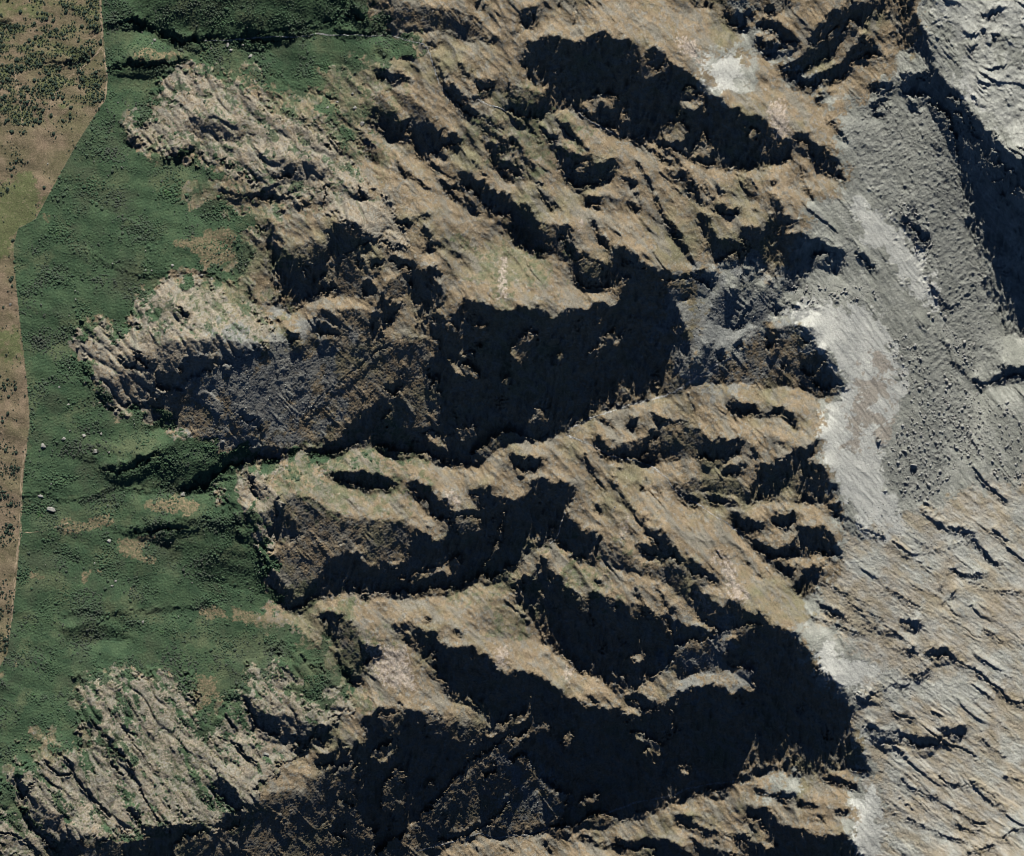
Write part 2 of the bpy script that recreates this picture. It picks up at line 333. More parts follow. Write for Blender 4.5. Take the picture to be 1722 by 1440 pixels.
D 2 2 1590,740 1640,750 1720,780 1720,860 1620,800
D 2 2 1600,140 1640,110 1660,180 1640,230
D 2 2 1550,885 1610,905 1600,930
D 2 2 1640,965 1700,985 1690,1000
M 2 2 1050,420 1240,330 1420,330 1620,400 1620,480 1400,440 1300,400 1200,440
D 3 2 0,240 80,220 160,150 260,130 300,90 340,80 320,170 280,200 230,290 140,370 50,490 0,490
D 3 2 240,290 310,210 380,260 410,320 460,370 470,400 440,430 380,520 300,510 190,480 200,380
D 3 2 400,520 480,480 500,560 480,600 410,550
D 3 2 50,60 100,100 150,140 100,130
D 3 2 20,580 80,565 200,580 200,630 130,680 60,660 20,640
D 3 2 190,650 290,650 420,690 440,740 480,800 500,860 440,860 330,840 240,860 100,870 0,890 0,790 100,800 180,760
D 3 2 40,890 130,930 210,920 170,1000 110,1000 60,930
D 3 2 180,1020 260,950 320,910 370,930 330,960 350,1030 320,1080 270,1160 230,1150 210,1080 180,1070
D 3 2 300,1170 360,1170 470,1220 580,1290 700,1330 860,1360 900,1385 780,1370 640,1320 480,1260 400,1230 340,1190
C14 3 2 290,1270 420,1300 560,1360 660,1390
C14 3 2 530,1160 620,1220 780,1280
C12 3 2 360,1030 460,1080 560,1120
C12 3 2 780,1070 900,1130 1020,1200
D 3 2 900,1280 1020,1280 1030,1300 1000,1360 960,1320 890,1330
C16 3 2 1180,1180 1260,1090
D 3 2 1140,1060 1190,1020 1190,1050 1160,1080
D 3 2 1220,930 1300,960 1380,970 1460,960 1440,990 1340,990 1240,965
C24 3 2 1390,750 1460,840 1550,920
C22 3 2 1385,270 1450,360 1520,420 1600,490
D 3 2 1070,600 1200,650 1400,690 1420,720 1320,710 1200,680
C18 3 2 1510,680 1610,755
C9 3 2 1200,790 1310,760 1420,745
C9 3 2 960,830 1160,810
C12 3 2 910,840 960,860
C15 3 2 480,580 560,620 660,680 780,740
C10 3 2 500,650 640,720
C12 3 2 1350,1030 1500,1080 1722,1200
C12 3 2 1450,1340 1580,1430
D 3 2 950,260 1010,240 1000,285 960,285
D 3 2 735,70 770,80 750,115
D 3 2 0,1290 80,1330 140,1350 200,1370 240,1435 0,1435
D 0 3 680,580 740,640 760,710 840,750 850,790 800,770 740,700 700,640
D 0 3 670,640 740,760 790,850 840,900 820,915 770,860 720,760
C18 0 3 860,800 890,880 940,970
C7 0 3 640,320 720,430 820,570 900,680 980,800 1060,890
C14 0 3 940,990 1000,1100 1070,1200
C20 0 3 300,790 350,860 400,895 470,895
C20 0 3 400,750 460,800 520,920 620,1050 740,1170
D 0 3 840,1100 890,1110 940,1160 940,1200 880,1160
D 0 3 90,900 120,870 160,960 220,940 180,1040 150,1060 110,990
M 0 3 190,1000 250,1060 320,1110 420,1180 470,1280 540,1330 600,1380 440,1400 330,1300 230,1200 180,1100
D 0 3 140,1100 180,1130 210,1210 260,1260 310,1290 380,1350 430,1410 400,1420 320,1350 240,1290 190,1220 150,1150
C15 0 3 0,1240 80,1290 160,1330 260,1420
C14 0 3 600,520 640,570 680,590
D 0 3 1630,340 1680,380 1700,430 1720,450 1720,540 1680,500 1650,430
C17 0 3 1520,490 1560,560 1600,600
C14 0 3 1480,640 1600,700 1640,740
C13 0 3 1640,760 1720,810
D 0 3 1440,820 1460,880 1510,930 1580,1010 1620,1040 1640,1110 1600,1140 1540,1100 1490,1060 1450,980
M 0 3 1100,1240 1300,1230 1480,1250 1560,1200 1720,1040 1720,1440 1100,1440
M 0 3 430,1200 540,1280 640,1310 830,1340 850,1440 450,1440 440,1300
D 0 3 950,1250 1010,1250 1060,1220 1160,1240 1280,1220 1400,1230 1400,1290 1250,1300 1160,1360 1160,1440 850,1440 830,1340 960,1330 1010,1310 960,1290
D 0 3 1490,1160 1610,1160 1600,1240 1540,1280 1480,1220
D 1 3 545,0 560,60 590,160 640,200 700,230 720,270 650,265 600,220 560,150 540,90
M 1 3 560,0 680,0 700,60 720,180 640,220 590,150
D 1 3 690,0 760,10 830,20 860,80 800,100 750,140 720,180 700,120 720,60
D 1 3 1050,0 1220,0 1220,60 1180,90 1120,145 1100,80
D 1 3 1220,0 1300,30 1400,20 1480,30 1500,70 1590,110 1640,180 1720,240 1720,520 1640,560 1540,600 1530,450 1460,460 1400,410 1340,400 1290,340 1280,290 1210,230 1200,150
M 1 3 100,470 240,490 380,560 370,600 280,640 240,690 170,670 140,620
D 1 3 0,460 60,480 110,520 180,560 160,610 90,640 50,600 0,570
D 1 3 270,620 340,640 390,550 400,600 370,680 310,750 280,740
D 1 3 410,560 500,580 500,640 480,700 430,690 410,640
D 1 3 400,740 520,750 520,820 480,815 400,835
D 1 3 525,600 570,640 640,740 620,800 530,880 520,760 550,680
M 1 3 0,1020 280,990 340,980 330,920 450,870 540,880 640,780 680,940 690,1120 740,1240 800,1250 790,1440 0,1440
M 1 3 1100,1190 1400,890 1560,740 1720,560 1720,1300 1500,1290 1300,1340 1150,1400 1010,1440 800,1440 900,1340
D 1 3 650,640 720,690 730,500 800,460 880,440 1000,460 1100,460 1260,490 1320,510 1380,520 1530,560 1560,640 1560,740 1440,800 1390,890 1240,1040 1100,1190 1000,1290 900,1340 860,1400 800,1430 800,1280 750,1240 710,1220 690,1120 680,940 700,800 650,880
L 1 3 790,740 880,690 930,640 960,720 860,800 800,790 750,760
M 1 3 850,980 900,920 930,850 1000,850 1010,1000 1000,1230 920,1220 930,1100 850,1140 840,1050
M 1 3 1150,490 1340,520 1530,540 1520,640 1440,780 1390,700 1250,620 1130,580
M 1 3 820,500 1000,470 990,600 930,650 860,600
L 1 3 1260,1000 1380,890 1390,920 1290,1010
L 1 3 1150,940 1200,930 1210,970 1160,970
D 1 3 160,1190 210,1200 190,1230
D 1 3 480,1240 560,1180 610,1200 590,1280 640,1340 580,1330 500,1280
D 1 3 545,1000 600,1050 660,1080 620,1100 550,1060
D 1 3 1230,1290 1340,1290 1420,1250 1560,1180 1640,1100 1700,1040 1720,1060 1600,1200 1440,1300 1300,1340 1240,1340
D 1 3 1240,1200 1280,1140 1300,1150 1250,1240
D 1 3 1550,640 1640,620 1720,580 1600,720 1560,740
D 1 3 1530,880 1620,800 1640,770 1600,880 1540,920
C18 1 3 1490,1370 1530,1440
C14 1 3 1650,1370 1720,1400
D 2 3 0,190 120,200 200,230 280,280 340,330 380,370 440,380 520,430 560,450 640,430 720,440 780,480 850,480 940,490 960,460 1060,390 1140,310 1240,300 1320,290 1440,300 1480,350 1560,300 1620,340 1640,300 1600,180 1450,160 1450,0 1720,0 1720,880 1640,920 1520,950 1420,990 1300,1010 1180,1050 1050,1110 960,1140 820,1160 720,1200 680,1170 600,1160 540,1170 420,1220 360,1190 380,1010 300,1010 210,940 160,860 100,760 60,760 0,800 0,560 140,480 0,500
M 2 3 0,800 60,760 100,760 160,860 210,940 300,1010 380,1010 360,1190 200,1240 0,1290
D 2 3 0,1290 200,1240 360,1190 520,1180 420,1240 260,1250 180,1280 0,1310
L 2 3 0,500 60,490 140,480 120,510 20,570 0,560
M 2 3 0,680 140,560 230,540 280,600 270,640 210,600 130,630 60,700 0,780
M 2 3 340,660 400,600 410,700 350,760
L 2 3 810,620 880,600 910,650 1020,690 1010,740 950,760 900,790 880,740 930,700 850,650
L 2 3 1120,850 1160,820 1210,850 1170,885
L 2 3 430,1110 480,1060 560,1030 600,1040 530,1100 460,1110
M 2 3 1060,450 1090,480 1095,600 1070,600
D 2 3 250,0 1100,0 1110,60 1060,170 1000,200 910,240 890,290 780,320 740,310 700,280 640,270 580,230 450,190 400,120 320,90 280,40
L 2 3 770,120 860,80 910,130 830,130
L 2 3 730,230 760,230 770,310 740,290
D 2 3 770,340 840,330 930,370 940,410 1040,390 950,460 900,460 830,410 780,380
D 2 3 520,350 580,380 590,410 570,420 520,390
M 2 3 1120,30 1200,0 1450,0 1440,170 1300,200 1200,160 1160,240 1100,240
D 2 3 420,1300 500,1290 620,1350 690,1350 690,1305 770,1335 870,1335 960,1315 1110,1335 1200,1400 1150,1440 1040,1440 960,1390 880,1380 820,1400 700,1380 560,1350 480,1320
D 2 3 1100,1150 1190,1150 1230,1210 1320,1260 1380,1250 1400,1290 1300,1290 1260,1270 1180,1240 1110,1240
D 2 3 1380,1300 1460,1280 1620,1300 1590,1340 1540,1340 1500,1310
D 2 3 1340,1310 1400,1340 1400,1370 1350,1340
D 2 3 1570,1100 1600,1070 1620,1120 1720,1100 1720,1260 1690,1260 1680,1200 1580,1190
D 2 3 1600,1360 1720,1370 1720,1440 1580,1440
D 2 3 1630,960 1720,1000 1720,1030 1640,1010
D 2 3 1200,1300 1300,1360 1500,1420 1500,1440 1250,1430
C14 2 3 230,1340 270,1430
D 3 3 0,0 260,0 290,80 340,160 440,240 540,320 550,400 580,440 560,560 580,640 640,710 690,830 700,860 610,870 560,860 520,850 450,860 380,880 290,890 200,930 160,890 110,850 0,880
D 3 3 300,900 440,900 520,920 560,940 640,980 600,1010 570,980 520,940 440,940 320,915
D 3 3 0,1000 80,1010 190,1010 200,1060 280,1070 340,1080 330,1110 240,1110 180,1050 60,1050 0,1030
D 3 3 440,1110 540,1130 530,1160 460,1140
D 3 3 310,1140 380,1160 390,1190 340,1200
D 3 3 0,1130 40,1170 100,1220 170,1240 230,1240 320,1290 370,1300 400,1270 480,1300 500,1240 540,1280 590,1350 640,1400 660,1435 0,1435
L 3 3 0,1340 80,1380 0,1390
D 3 3 800,10 900,40 1050,60 1100,40 1190,30 1240,60 1280,60 1230,100 1100,95 1050,80 900,55
C22 3 3 1240,105 1400,190 1540,300 1640,400 1722,480
D 3 3 880,220 960,210 1040,200 1080,170 1090,190 1050,240 980,250 960,225
D 3 3 570,360 640,380 700,340 760,310 760,340 680,390 640,400 590,380
D 3 3 780,290 900,290 980,270 960,300 860,305
D 3 3 620,540 700,550 780,580 860,590 950,620 1060,640 1160,640 1180,600 1150,550 1040,510 1120,540 1220,570 1350,570 1330,620 1210,630 1160,690 1040,700 980,700 950,650 860,610 780,600 680,590
D 3 3 680,620 760,640 880,680 930,690 860,695 740,665 690,640
C16 3 3 820,460 900,490 1000,520
C20 3 3 1190,680 1300,710 1400,760
C12 3 3 1410,620 1500,700 1600,770
C14 3 3 900,910 960,980 1060,1020 1100,1035 1150,1015
C14 3 3 1150,900 1220,950 1300,970 1410,930
C12 3 3 1410,960 1530,1040
C14 3 3 1230,1110 1340,1170 1400,1210 1470,1215
C14 3 3 1250,1190 1300,1240 1420,1270
C14 3 3 940,1180 1050,1230 1180,1300 1340,1340
C16 3 3 1580,1310 1640,1260 1722,1250
C14 3 3 1430,1390 1520,1360
C14 3 3 1590,890 1680,930
C14 3 3 1340,1410 1400,1400
"""
import numpy as np, math
# ------------------------------------------------------------------ terrain relief
W0, H0 = 1722.0, 1440.0          # metres covered by the picture
PAD = 160.0                      # terrain carries on past the frame
SUN_EL = math.radians(38.0); SUN_OFF = math.radians(5.0)
TANE = math.tan(SUN_EL)
RNG = np.random.default_rng(7)

def tile_pts(c, r, s):
    k = .25 if c < 3 else 432.0/1722.0
    p = np.array([[float(v) for v in q.split(',')] for q in s])
    # run polygons that reach a tile edge a little past it so that neighbours join
    q = p*k
    q[:, 0] += 430*c; q[:, 1] += 360*r
    e = p[:, 0] >= (1718); q[e, 0] += 2
    e = p[:, 0] <= 1; q[e, 0] -= 2 if c else 170
    e = p[:, 1] >= 1433; q[e, 1] += 2 if r < 3 else 170
    e = p[:, 1] <= 1; q[e, 1] -= 2 if r else 170
    if c == 3:
        e = p[:, 0] >= 1718; q[e, 0] += 170
    return q

def fill_poly(a, q, v):
    """even-odd scan fill of polygon q (grid units) into a"""
    x0, y0 = np.floor(q.min(0)).astype(int); x1, y1 = np.ceil(q.max(0)).astype(int)+1
    x0 = max(x0, 0); y0 = max(y0, 0); x1 = min(x1, a.shape[1]); y1 = min(y1, a.shape[0])
    if x1 <= x0 or y1 <= y0: return
    X, Y = np.meshgrid(np.arange(x0, x1)+.0, np.arange(y0, y1)+.013)
    ins = np.zeros(X.shape, bool); n = len(q)
    for i in range(n):
        ax, ay = q[i]; bx, by = q[(i+1) % n]
        if ay == by: continue
        c = ((ay > Y) != (by > Y)) & (X < (bx-ax)*(Y-ay)/(by-ay)+ax)
        ins ^= c
    a[y0:y1, x0:x1][ins] = v

def draw_line(a, q, w, v):
    for i in range(len(q)-1):
        A, B = q[i], q[i+1]
        x0 = int(max(min(A[0], B[0])-w-1, 0)); x1 = int(min(max(A[0], B[0])+w+2, a.shape[1]))
        y0 = int(max(min(A[1], B[1])-w-1, 0)); y1 = int(min(max(A[1], B[1])+w+2, a.shape[0]))
        if x1 <= x0 or y1 <= y0: continue
        X, Y = np.meshgrid(np.arange(x0, x1), np.arange(y0, y1))
        d = B-A; L = max(d@d, 1e-6)
        t = np.clip(((X-A[0])*d[0]+(Y-A[1])*d[1])/L, 0, 1)
        D = np.hypot(X-A[0]-t*d[0], Y-A[1]-t*d[1])
        a[y0:y1, x0:x1][D <= w] = v

def band(ny, nx, sp, lam, ang=0., stretch=1., seed=0, bw=.45):
    """unit-variance band-limited noise, wavelength lam metres, stretched along ang"""
    g = np.random.default_rng(seed)
    F = np.fft.rfft2(g.standard_normal((ny, nx)).astype(np.float32))
    fy = np.fft.fftfreq(ny, sp)[:, None]; fx = np.fft.rfftfreq(nx, sp)[None, :]
    ca, sa = math.cos(ang), math.sin(ang)
    u = (fx*ca+fy*sa)*stretch; v = -fx*sa+fy*ca
    f = np.hypot(u, v)+1e-9
    F *= np.exp(-(np.log(f*lam)/bw)**2/2)
    n = np.fft.irfft2(F, s=(ny, nx))
    return (n/n.std()).astype(np.float32)

def sample(a, x, y):
    x = np.clip(x, 0, a.shape[1]-1.001); y = np.clip(y, 0, a.shape[0]-1.001)
    i = x.astype(int); j = y.astype(int); fx = x-i; fy = y-j
    return (a[j, i]*(1-fx)*(1-fy)+a[j, i+1]*fx*(1-fy)+a[j+1, i]*(1-fx)*fy+a[j+1, i+1]*fx*fy)

def blur(a, r):
    """gaussian blur, radius in cells, mirrored edges"""
    ny, nx = a.shape; p = int(min(3*r+1, ny-1, nx-1))
    b = np.pad(a.astype(np.float32), p, mode='reflect')
    F = np.fft.rfft2(b)
    fy = np.fft.fftfreq(b.shape[0])[:, None]; fx = np.fft.rfftfreq(b.shape[1])[None, :]
    F *= np.exp(-2*(np.pi*r)**2*(fx*fx+fy*fy))
    return np.fft.irfft2(F, s=b.shape)[p:p+ny, p:p+nx].astype(np.float32)

def grid(sp):
    nx = int(round((W0+2*PAD)/sp))+1; ny = int(round((H0+2*PAD)/sp))+1
    return nx, ny

def class_map(sp, what='all'):
    """0 flat, 1 lit rock, 2 oblique, 3 in the shade"""
    nx, ny = grid(sp)
    a = np.ones((ny, nx), np.int8) if what != 'clefts' else np.zeros((ny, nx), np.int8)
    for nm in (('flat',) if what != 'clefts' else ()):
        for q in ZONES[nm]: fill_poly(a, (q+PAD)/sp, 0)
    for ln in TRACE.strip().split('\n'):
        f = ln.split(); q = (tile_pts(int(f[1]), int(f[2]), f[3:])+PAD)/sp
        k = f[0][0]
        if (k == 'C') != (what == 'clefts') and what != 'all': continue
        if k == 'C': draw_line(a, q, max(float(f[0][1:])/4*.55, sp*.75)/sp, 3)
        else: fill_poly(a, q, {'D': 3, 'M': 2, 'L': 1}[k])
    return a

def dct_poisson(gx, gy, h0, eps):
    """least squares h with grad h ~ (gx,gy), eps pull to h0; mirrored FFT"""
    ny, nx = h0.shape
    div = np.zeros((ny, nx), np.float32)
    div[:, :-1] += gx[:, :-1]; div[:, 1:] -= gx[:, :-1]
    div[:-1] += gy[:-1]; div[1:] -= gy[:-1]
    r = div-eps*h0
    R = np.block([[r, r[:, ::-1]], [r[::-1], r[::-1, ::-1]]])
    F = np.fft.rfft2(R)
    lx = 2*np.cos(2*np.pi*np.fft.rfftfreq(2*nx))-2; ly = 2*np.cos(2*np.pi*np.fft.fftfreq(2*ny))-2
    F /= (lx[None, :]+ly[:, None]-eps)
    return np.fft.irfft2(F, s=R.shape)[:ny, :nx].astype(np.float32)

def runfrac(dark, shear):
    """position 0..1 of every dark cell along its run in the sun's direction, and run length"""
    ny, nx = dark.shape
    sh = np.round(np.arange(ny)*shear).astype(int)
    d = np.zeros_like(dark)
    for j in range(ny): d[j] = np.roll(dark[j], sh[j])
    up = np.zeros((ny, nx), np.float32); dn = np.zeros((ny, nx), np.float32)
    for j in range(ny): up[j] = (up[j-1]+1 if j else 1)*d[j]
    for j in range(ny-1, -1, -1): dn[j] = (dn[j+1]+1 if j < ny-1 else 1)*d[j]
    L = np.maximum(up+dn-1, 1); u = (up-.5)/L
    for j in range(ny): u[j] = np.roll(u[j], -sh[j]); L[j] = np.roll(L[j], -sh[j])
    return u, L

def solve(sp, cls, h, iters, u_rock=None):
    nx, ny = grid(sp)
    dark = cls == 3
    u, L = runfrac(dark, math.tan(SUN_OFF))
    L = L*sp
    long_ = np.clip((L-14)/36, 0, 1)
    # along-sun slope bounds (height change per metre moving away from the sun)
    lo = np.full((ny, nx), -.12, np.float32); hi = np.full((ny, nx), .46, np.float32)
    m = cls == 2; lo[m] = -.72; hi[m] = -.57
    gq = np.zeros((ny, nx), np.float32); fill_poly(gq, (ZONES['green'][0]+PAD)/sp, 1)
    m = (cls == 2) & (gq > 0); lo[m] = -.56; hi[m] = -.42
    m = cls == 0; lo[m] = -.10; hi[m] = .12
    prof = -TANE*(1.38-.68*u)
    tgt = np.where(long_ > 0, prof*long_+(1-long_)*(-1.22), -1.22)
    lo = np.where(dark, tgt-.10, lo); hi = np.where(dark, tgt+.04, hi)
    rock = np.where((cls == 0), 0, 1)
    tb = np.where(cls == 0, .10, np.where(cls == 1, .55, .8)).astype(np.float32)
    ca, sa = math.cos(SUN_OFF), math.sin(SUN_OFF)
    # s axis (image coords, y down) points away from the sun: (-sin, cos); t axis (cos, sin)
    ux = np.zeros((ny, nx), np.float32); uy = ux.copy()
    base = h.copy(); eps = (sp/900.)**2
    lo = lo.astype(np.float32); hi = hi.astype(np.float32)
    for k in range(iters):
        gx = np.zeros_like(h); gy = np.zeros_like(h)
        gx[:, :-1] = (h[:, 1:]-h[:, :-1])/sp; gy[:-1] = (h[1:]-h[:-1])/sp
        ax = gx+ux; ay = gy+uy
        s = -sa*ax+ca*ay; t = ca*ax+sa*ay
        s = np.clip(s, lo, hi); t = np.clip(t, -tb, tb)
        zx = -sa*s+ca*t; zy = ca*s+sa*t
        ux = ax-zx; uy = ay-zy
        h = dct_poisson((zx-ux)*sp, (zy-uy)*sp, base, eps)
    return h

def up(h, sp0, sp1):
    nx, ny = grid(sp1)
    X, Y = np.meshgrid(np.arange(nx)*sp1/sp0, np.arange(ny)*sp1/sp0)
    return sample(h, X, Y).astype(np.float32)

def warp(cls, sp, seed=3, amt=1.):
    """ragged edges: resample the class map through small fractal offsets"""
    ny, nx = cls.shape
    dx = np.zeros((ny, nx), np.float32); dy = dx.copy()
    for i, (lam, amp) in enumerate([(34, 1.8), (15, 1.2), (7, .9), (4, .5)]):
        if lam < 2.5*sp: continue
        dx += band(ny, nx, sp, lam, seed=seed+i)*amp*amt/sp; dy += band(ny, nx, sp, lam, seed=seed+50+i)*amp*amt/sp
    X, Y = np.meshgrid(np.arange(nx), np.arange(ny))
    x = np.clip(np.round(X+dx), 0, nx-1).astype(int); y = np.clip(np.round(Y+dy), 0, ny-1).astype(int)
    return cls[y, x]

def shade(h, sp):
    """quick sun test used while modelling"""
    ny, nx = h.shape
    gx = np.zeros_like(h); gy = np.zeros_like(h)
    gx[:, 1:-1] = (h[:, 2:]-h[:, :-2])/(2*sp); gy[1:-1] = (h[2:]-h[:-2])/(2*sp)
    l = np.array([math.sin(SUN_OFF)*math.cos(SUN_EL), -math.cos(SUN_OFF)*math.cos(SUN_EL), math.sin(SUN_EL)])
    ndl = np.maximum((-gx*l[0]-gy*l[1]+l[2])/np.sqrt(1+gx*gx+gy*gy), 0)
    ray = h[0].copy(); st = sp*TANE/math.cos(SUN_OFF); k = math.tan(SUN_OFF)
    X = np.arange(nx, dtype=np.float32)
    for j in range(1, ny):
        ray = np.interp(X+k, X, ray)-st
        sh = ray > h[j]+.3
        ndl[j][sh] = 0
        ray = np.maximum(ray, h[j])
    return ndl

def sun_envelope(h, sp):
    """height below which ground lies in a shadow cast from further up the sun's direction"""
    ny, nx = h.shape; R = np.empty_like(h); R[0] = -1e4
    ray = h[0].copy(); st = sp*TANE/math.cos(SUN_OFF); k = math.tan(SUN_OFF)
    X = np.arange(nx, dtype=np.float32)
    for j in range(1, ny):
        ray = np.interp(X+k, X, ray)-st
        R[j] = ray; ray = np.maximum(ray, h[j])
    return R

def lift_ledges(h, cls, sp, passes=3):
    """ledges that stand in the sun below a crest are real spurs: raise them out of the crest's shadow"""
    m = (cls != 3)
    soft = blur(m.astype(np.float32), 1.2)
    for _ in range(passes):
        d = sun_envelope(h, sp)-h
        need = np.where(m & (d > 0), np.minimum(d+1.2, 40.), 0).astype(np.float32)
        h = h+np.maximum(need*.9, blur(need, 1.5)*1.1*soft)
    return h

def _z(s): 
    return [np.array([[float(v) for v in q.split(',')] for q in l.split()]) for l in s.strip().split('\n')]
ZONES = dict(
 flat=_z("""-170,-170 172,-170 172,40 178,110 260,100 320,105 430,95 300,120 270,160 235,185 205,210 215,245 260,262 310,270 330,300 330,350 360,400 400,430 360,465 300,462 235,490 225,525 195,540 150,540 125,580 150,640 170,690 235,700 235,780 300,800 200,850 300,840 400,850 440,900 455,960 450,1010 500,1060 540,1100 560,1160 480,1100 400,1140 320,1140 210,1125 130,1140 120,1180 150,1240 100,1230 20,1230 10,1290 10,1330 -170,1400"""),
 green=_z("""168,-170 600,-170 640,40 700,62 700,72 630,82 560,90 500,95 430,105 400,140 330,112 285,115 275,150 285,175 240,190 205,210 210,240 250,262 300,265 370,260 365,300 310,320 330,350 410,345 415,400 430,440 385,470 300,465 240,490 235,515 270,515 265,540 205,535 215,570 200,590 195,560 165,545 135,545 130,600 160,620 165,680 190,690 235,690 330,735 430,765 440,780 500,765 550,755 530,780 420,790 350,830 400,835 440,880 455,960 470,1010 430,1040 540,1080 560,1110 590,1150 540,1190 500,1170 470,1110 420,1130 400,1180 410,1220 370,1180 350,1250 330,1210 320,1150 280,1140 210,1130 150,1140 125,1170 150,1200 165,1240 110,1240 30,1240 40,1270 80,1290 25,1290 20,1320 40,1370 -170,1370 -170,1110 0,1120 12,1100 20,1040 30,950 35,850 40,790 50,710 46,650 40,600 33,540 26,470 22,415 30,385 60,370 72,350 75,340 130,240 178,165 178,110 172,40
450,90 560,70 640,70 700,62 720,80 650,110 560,110 520,150 600,210 640,225 625,230 520,170 440,150
560,180 600,220 570,215"""),
 field=_z("""-170,-170 168,-170 172,40 178,110 178,165 130,240 75,340 60,368 30,385 22,415 26,470 33,540 40,600 46,650 50,710 40,790 35,850 30,950 20,1040 12,1100 0,1120 -170,1110"""),
 meadow=_z("""0,310 60,290 75,340 60,368 30,385 22,415 10,440 -20,440 -170,430 -170,330
-40,700 15,540 34,548 40,600 20,620 0,600 -40,600"""),
 grey=_z("""1530,-170 1540,0 1556,60 1520,100 1500,125 1460,165 1400,185 1380,175 1330,130 1280,80 1235,25 1200,-170 1230,-170 1260,20 1310,75 1350,115 1390,160 1420,180 1400,230 1420,270 1425,320 1395,350 1345,380 1345,440 1300,470 1270,440 1200,440 1175,470 1180,560 1140,620 1180,640 1250,590 1290,540 1330,545 1360,590 1395,630 1395,660 1380,690 1380,770 1400,830 1410,880 1415,930 1400,960 1370,1000 1355,1040 1340,1060 1370,1130 1420,1180 1450,1290 1430,1340 1430,1440 1450,1610 1890,1610 1890,-170
1170,95 1215,85 1255,75 1270,100 1270,145 1230,165 1190,150
1290,1300 1350,1290 1340,1335 1270,1345
1360,340 1420,330 1450,370 1400,400 1350,380"""),
 bright=_z("""1310,495 1400,515 1470,520 1500,590 1525,640 1500,700 1475,760 1500,840 1530,890 1500,920 1450,890 1410,820 1380,760 1380,690 1430,650 1390,600 1345,545
1440,330 1500,370 1560,440 1590,520 1560,520 1500,440 1430,370
1360,1085 1420,1095 1480,1125 1460,1160 1400,1160 1370,1120
1440,1330 1480,1320 1490,1440 1490,1610 1440,1610
1540,-170 1700,-170 1722,-10 1722,100 1700,60 1640,80 1590,60
1620,90 1722,110 1890,130 1890,270 1722,250 1640,180 1600,130
1180,100 1215,90 1250,95 1260,130 1225,155 1190,145
1650,-170 1890,-170 1890,120 1700,60"""),
 silt=_z("""1460,600 1482,598 1500,640 1490,690 1470,740 1445,770 1430,700 1440,660 1465,640
1420,690 1450,670 1460,700 1430,710"""),
 slab=_z("""1400,930 1480,880 1560,860 1640,820 1722,800 1890,760 1890,1610 1480,1610 1480,1340 1440,1250 1420,1180 1480,1130 1400,1060 1370,1020"""),
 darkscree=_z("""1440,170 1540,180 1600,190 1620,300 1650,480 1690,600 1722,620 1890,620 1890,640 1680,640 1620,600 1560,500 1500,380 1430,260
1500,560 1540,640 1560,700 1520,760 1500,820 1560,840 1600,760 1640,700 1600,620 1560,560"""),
 bare=_z("""100,885 140,878 187,860 188,885 150,890 110,902
198,905 270,900 235,925 270,945 250,950 215,935 200,930
45,962 80,965 75,972 50,970
215,95 240,85 270,88 318,88 300,98 270,102 230,100
95,880 120,870 130,880
330,1135 360,1140 368,1170 345,1185 335,1200 325,1180
385,1020 420,1030 460,1040 480,1050 430,1050 390,1045
330,1030 350,1018 375,1025 380,1040 345,1040
275,415 330,400 360,390 395,400 395,440 345,450 325,420
340,385 392,385 396,400 360,420 350,410
140,960 150,960 145,980 135,980
155,960 172,962 170,970 158,968
20,1110 35,1110 35,1125
-20,1130 12,1130 5,1140
70,365 90,360 85,375
250,990 210,995 200,990
235,850 300,830 340,850 320,865 260,860"""),
 grassy=_z("""420,60 640,60 640,250 560,230 480,170 400,120
330,180 420,200 400,260 300,230
400,150 470,180 460,230 400,200
300,340 450,340 450,520 340,470 300,460
330,480 420,480 480,560 440,580 350,540
420,770 700,740 700,800 640,860 480,830 440,900 420,860
470,1000 560,1010 620,1060 600,1200 520,1220 420,1200 380,1100 520,1080
-170,1200 60,1210 130,1120 420,1120 420,1380 300,1400 180,1380 60,1420 -170,1610
800,180 960,180 960,260 880,300 820,240
780,970 880,980 890,1060 820,1040
940,930 1080,960 1000,1000 940,980
780,400 960,440 900,490 800,470"""),
 talus=_z("""330,590 430,560 540,560 570,610 540,700 470,750 390,740 330,680
850,1275 910,1290 935,1345 900,1375 840,1350
1140,1070 1235,1070 1235,1135 1180,1150 1120,1130
1130,490 1200,470 1320,470 1320,520 1260,600 1200,650 1130,600"""),
 scar=_z("""1213,940 1224,936 1236,965 1240,985 1248,1000 1232,1012 1226,985 1218,965
1238,985 1262,1000 1250,1015
1052,868 1057,870 1050,900 1044,905
843,430 852,430 850,500 838,505
1206,925 1214,922 1204,950 1198,948
838,1090 852,1085 850,1125 832,1125
950,1130 962,1112 966,1118 955,1150
745,825 768,835 775,855 752,845
1165,990 1185,1000 1200,1030 1188,1030
610,1085 680,1090 700,1160 640,1150
975,370 985,365 972,395
1135,60 1170,70 1180,110 1150,90
1290,180 1315,165 1330,230 1305,235"""),
 outcrop=_z("""205,215 235,180 280,120 330,112 400,145 470,190 540,220 640,330 700,420 620,400 540,350 460,330 360,265 300,262 240,255
130,545 170,545 205,570 240,500 300,465 350,480 420,520 480,570 400,600 300,640 230,690 165,680 135,600
350,830 400,800 450,800 470,850 450,960 400,880
120,1140 320,1130 330,1200 370,1200 420,1120 480,1080 600,1180 540,1230 470,1290 380,1390 240,1390 30,1440 -60,1400 20,1290 150,1260"""),
 facet=_z("""1540,-170 1890,-170 1890,700 1722,640 1722,290 1600,100 1560,60"""),
)

# ------------------------------------------------------------------ build the height field, coarse to fine
def class_final(sp):
    return class_map(sp)

